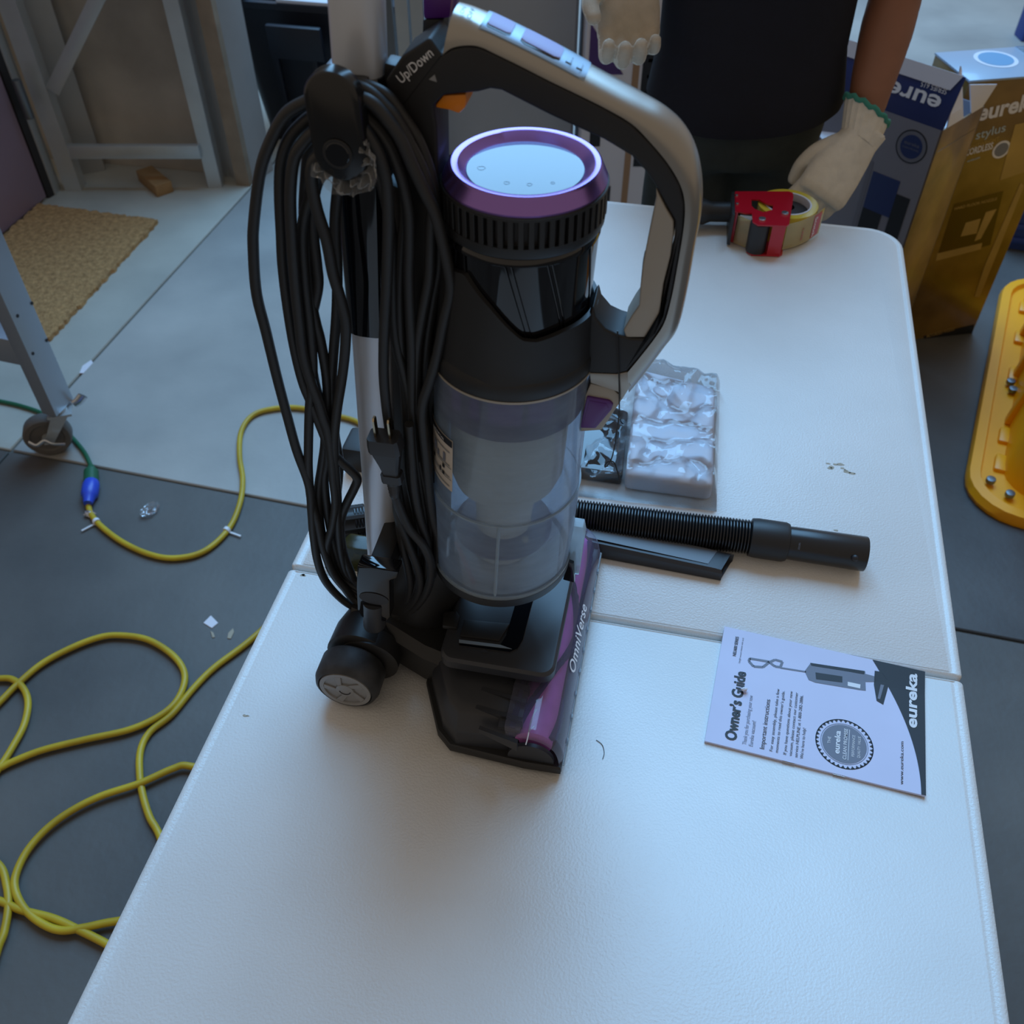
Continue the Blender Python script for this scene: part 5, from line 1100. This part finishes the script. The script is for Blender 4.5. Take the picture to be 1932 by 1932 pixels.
for H_, sg in ((HL, 1), (HR, -1)):
    k = Vector((H_.x+sg*.01, H_.y-.01, .48)); f = Vector((H_.x+sg*.015, H_.y+.03, .09))
    limb(bm, [H_-po, H_.lerp(k, .5)-po, k-po], [.072, .070, .054]); limb(bm, [k-po, k.lerp(f, .35)-po, f-po], [.055, .058, .036]); limb(bm, [f-po+Vector((0, .04, -.035)), f-po+Vector((0, -.05, -.045)), f-po+Vector((0, -.15, -.055))], [.036, .04, .028])
bod = remesh('body', bm, .010, M['skin'], person, 5)
# face and hair
for sg in (-1, 1):
    b = bmesh.new(); bmesh.ops.create_uvsphere(b, u_segments=12, v_segments=8, radius=.011, matrix=Matrix.Translation(Vector((cx+sg*.031, cy-.113, 1.622))-po)); finish('eye', b, M['card_white'], person, 60)
    b = bmesh.new(); bmesh.ops.create_uvsphere(b, u_segments=10, v_segments=6, radius=.005, matrix=Matrix.Translation(Vector((cx+sg*.031, cy-.1225, 1.621))-po)); finish('iris', b, M['hair'], person, 60)
    tube('eyebrow', [Vector((cx+sg*x, cy-y, z))-po for x, y, z in ((.016, .124, 1.640), (.032, .121, 1.645), (.048, .108, 1.640))], .0035, M['hair'], person, 6)
tube('mouth', [Vector((cx+x, cy-y, 1.555))-po for x, y in ((-.022, .121), (-.008, .130), (.008, .130), (.022, .121))], [.002, .005, .005, .002], mat('lips', (126, 70, 62), .5), person, 8)
b = bmesh.new(); bmesh.ops.create_uvsphere(b, u_segments=28, v_segments=18, radius=1, matrix=Matrix.Translation(Vector((cx, cy-.018, 1.628))-po) @ Matrix.Diagonal((.084, .098, .116, 1)))
bmesh.ops.delete(b, geom=[v for v in b.verts if (v.co.z+po.z < 1.665 and v.co.y+po.y < cy-.03) or v.co.z < 1.565], context='VERTS'); finish('hair', b, M['hair'], person, 60)
# shirt
bm = bmesh.new(); rings = []
for z, a, b, dy in ((.838, .178, .128, -.020), (.848, .180, .131, -.02), (.88, .177, .130, -.02), (.95, .166, .124, -.012), (1.05, .166, .124, -.005), (1.18, .178, .126, .01), (1.29, .196, .125, .02), (1.36, .185, .108, .02), (1.405, .12, .08, .02), (1.43, .07, .062, .015)):
    r = ell(Vector((cx, cy+dy, z))-po, a, b, 64)
    for i, v in enumerate(r):
        t = 2*pi*i/64; k = 1+.012*sin(t*5+z*9)*max(0, 1.25-z)+.010*sin(t*9-z*17)*max(0, 1.2-z)
        v.x = (v.x-(cx-po.x))*k+(cx-po.x); v.y = (v.y-(cy-po.y))*k+(cy-po.y); v.z += (.012*cos(t*2+.6) if z < .85 else 0)
    rings.append(r)
add_loft(bm, rings, True, False, True)
for S_, E_, f in ((SL, EL, 1.0), (SR, ER, .80)):
    e = S_.lerp(E_, f); ins = Vector((cx, cy+.02, 1.33)); d = (E_-S_).normalized()
    add_tube(bm, [p-po for p in cat([ins.lerp(S_, .55), S_, S_.lerp(E_, .5), e, e+d*.012], 6)], lambda q: interp([.075, .078, .068, .062, .060], q), 24, cap=False)
finish('shirt', bm, M['navy'], person, 60)
# trousers
bm = bmesh.new()
add_loft(bm, [ell(Vector((cx, cy+.0, z))-po, a, b) for z, a, b in ((.74, .156, .112), (.82, .164, .124), (.93, .150, .112))])
for H_, sg in ((HL, 1), (HR, -1)):
    k = Vector((H_.x+sg*.005, H_.y-.03, .48)); f = Vector((H_.x+sg*.012, H_.y+.02, .07)); h = Vector((H_.x-sg*.006, H_.y-.03, .82))
    limb(bm, [h-po, h.lerp(k, .5)-po, k-po, k.lerp(f, .5)-po, f-po], [.088, .086, .076, .068, .062], 24)
remesh('trousers', bm, .011, M['trouser'], person, 4)
for H_, sg in ((HL, 1), (HR, -1)):
    f = Vector((H_.x+sg*.015, H_.y+.03, 0))-po; bm = bmesh.new()
    add_tube(bm, cat([f+Vector((0, .06, .045)), f+Vector((0, .02, .05)), f+Vector((0, -.09, .042)), f+Vector((0, -.18, .033))], 5), lambda q: interp([.038, .046, .042, .031], q), 18)
    for v in bm.verts: v.co.z = max(v.co.z, 0.001)
    finish('shoe', bm, M['shoe'], person, 60)
# gloved hands: palm, four fingers and a thumb fused into one knit surface
def glove(Wr, y, x, z, curls, spread, thumb, cuff_dir, palmcol, size=1.0):
    y, x, z = Vector(y).normalized(), Vector(x).normalized(), Vector(z).normalized()
    x = (x-y*x.dot(y)).normalized(); z = (z-y*z.dot(y)-x*z.dot(x)).normalized()
    def L(a, b, c): return Wr+(x*a+y*b+z*c)*size-po
    bm = bmesh.new()
    def rg(b, wd, th, cz=0, cx_=0): return [L(cx_+wd*(1 if cos(t) > 0 else -1)*abs(cos(t))**.75, b, cz+th*(1 if sin(t) > 0 else -1)*abs(sin(t))**.8) for t in [2*pi*k/20 for k in range(20)]]
    add_loft(bm, [rg(-.035, .036, .031), rg(-.01, .034, .028), rg(.015, .040, .024, .0), rg(.05, .047, .022, .001, .001), rg(.085, .048, .019, .0), rg(.098, .044, .014, 0)])
    fw = [(.034, .090, .072, .0112), (.0115, .096, .080, .0116), (-.0115, .093, .074, .0112), (-.033, .085, .058, .0100)]
    for i, (fx_, fy_, ln, r) in enumerate(fw):
        a = 0; p = Vector((fx_, fy_-.012, 0)); pts = [L(*p)]; dirx = spread*(fx_/.034)
        for seg, c in zip((.012+ln*.46, ln*.30, ln*.24), curls[i]):
            a += c; d = Vector((dirx*cos(a), cos(a), sin(a))); p = p+d*seg; pts.append(L(*p))
        rr = [r*1.08*size, r*1.03*size, r*.98*size, r*.86*size]
        add_tube(bm, cat(pts, 5), (lambda f, r=rr: interp(r, f)), 12)
        bmesh.ops.create_icosphere(bm, subdivisions=2, radius=r*.88*size, matrix=Matrix.Translation(pts[-1]))
    pts = [L(*t) for t in thumb]; rr = [.017*size, .0150*size, .0132*size, .0118*size]
    add_tube(bm, cat(pts, 5), (lambda f: interp(rr, f)), 12); bmesh.ops.create_icosphere(bm, subdivisions=2, radius=.0118*size, matrix=Matrix.Translation(pts[-1]))
    zz = z.copy()
    ctr_ = Wr-po
    def paint(c, n):
        return 1 if (palmcol and n.dot(zz) > .35 and (c-ctr_).dot(y) > .015) else 0
    g_ = remesh('glove', bm, .0034, M['glove'], person, 4, [M['glove'], M['glove_palm']], paint)
    # knit cuff, its green edging
    bm = bmesh.new(); cd_ = Vector(cuff_dir).normalized(); rings = []
    c0 = Wr-po-y*.012
    nn = 40
    ux = x; uz = z
    for d, r in ((0.0, .030), (.02, .0335), (.045, .0375), (.047, .036)):
        rings.append([c0+cd_*d*size+(ux*(r+.0011*(k % 2))*cos(2*pi*k/nn)*1.12+uz*(r+.0011*(k % 2))*sin(2*pi*k/nn)*.98)*size for k in range(nn)])
    add_loft(bm, rings, True, False, False); cf = finish('cuff', bm, M['glove'], person, None)
    bm = bmesh.new(); ce = c0+cd_*.047*size; pth = [ce+(ux*.0385*cos(2*pi*k/nn)*1.12+uz*.0385*sin(2*pi*k/nn)*.98)*size+cd_*.0025*sin(k*1.9) for k in range(nn+1)]
    add_tube(bm, pth, .0042*size, 8); finish('cuff_edging', bm, M['cuff_green'], person, 60)
    return g_
WLh = Vector((.610, 1.640, .822))
glove(WLh, (-.50, -.36, -.72), (-.86, .1, .5), (-.25, .85, -.45), [(.45, .75, .55), (.5, .8, .6), (.5, .8, .6), (.45, .75, .55)], .06,
      [(.025, .010, .004), (.042, .036, .018), (.046, .064, .034), (.038, .088, .048)], (EL-WL), False, 1.06)
glove(Vector((.194, 1.715, 1.085)), (.02, -.30, -.95), (-1, 0, .0), (0, -.92, .38), [(.75, 1.0, .5), (.8, 1.0, .5), (.8, 1.0, .5), (.75, .95, .5)], .05,
      [(.028, .008, .004), (.052, .026, .014), (.060, .044, .030), (.056, .060, .044)], (ER-WR), True, 1.12)
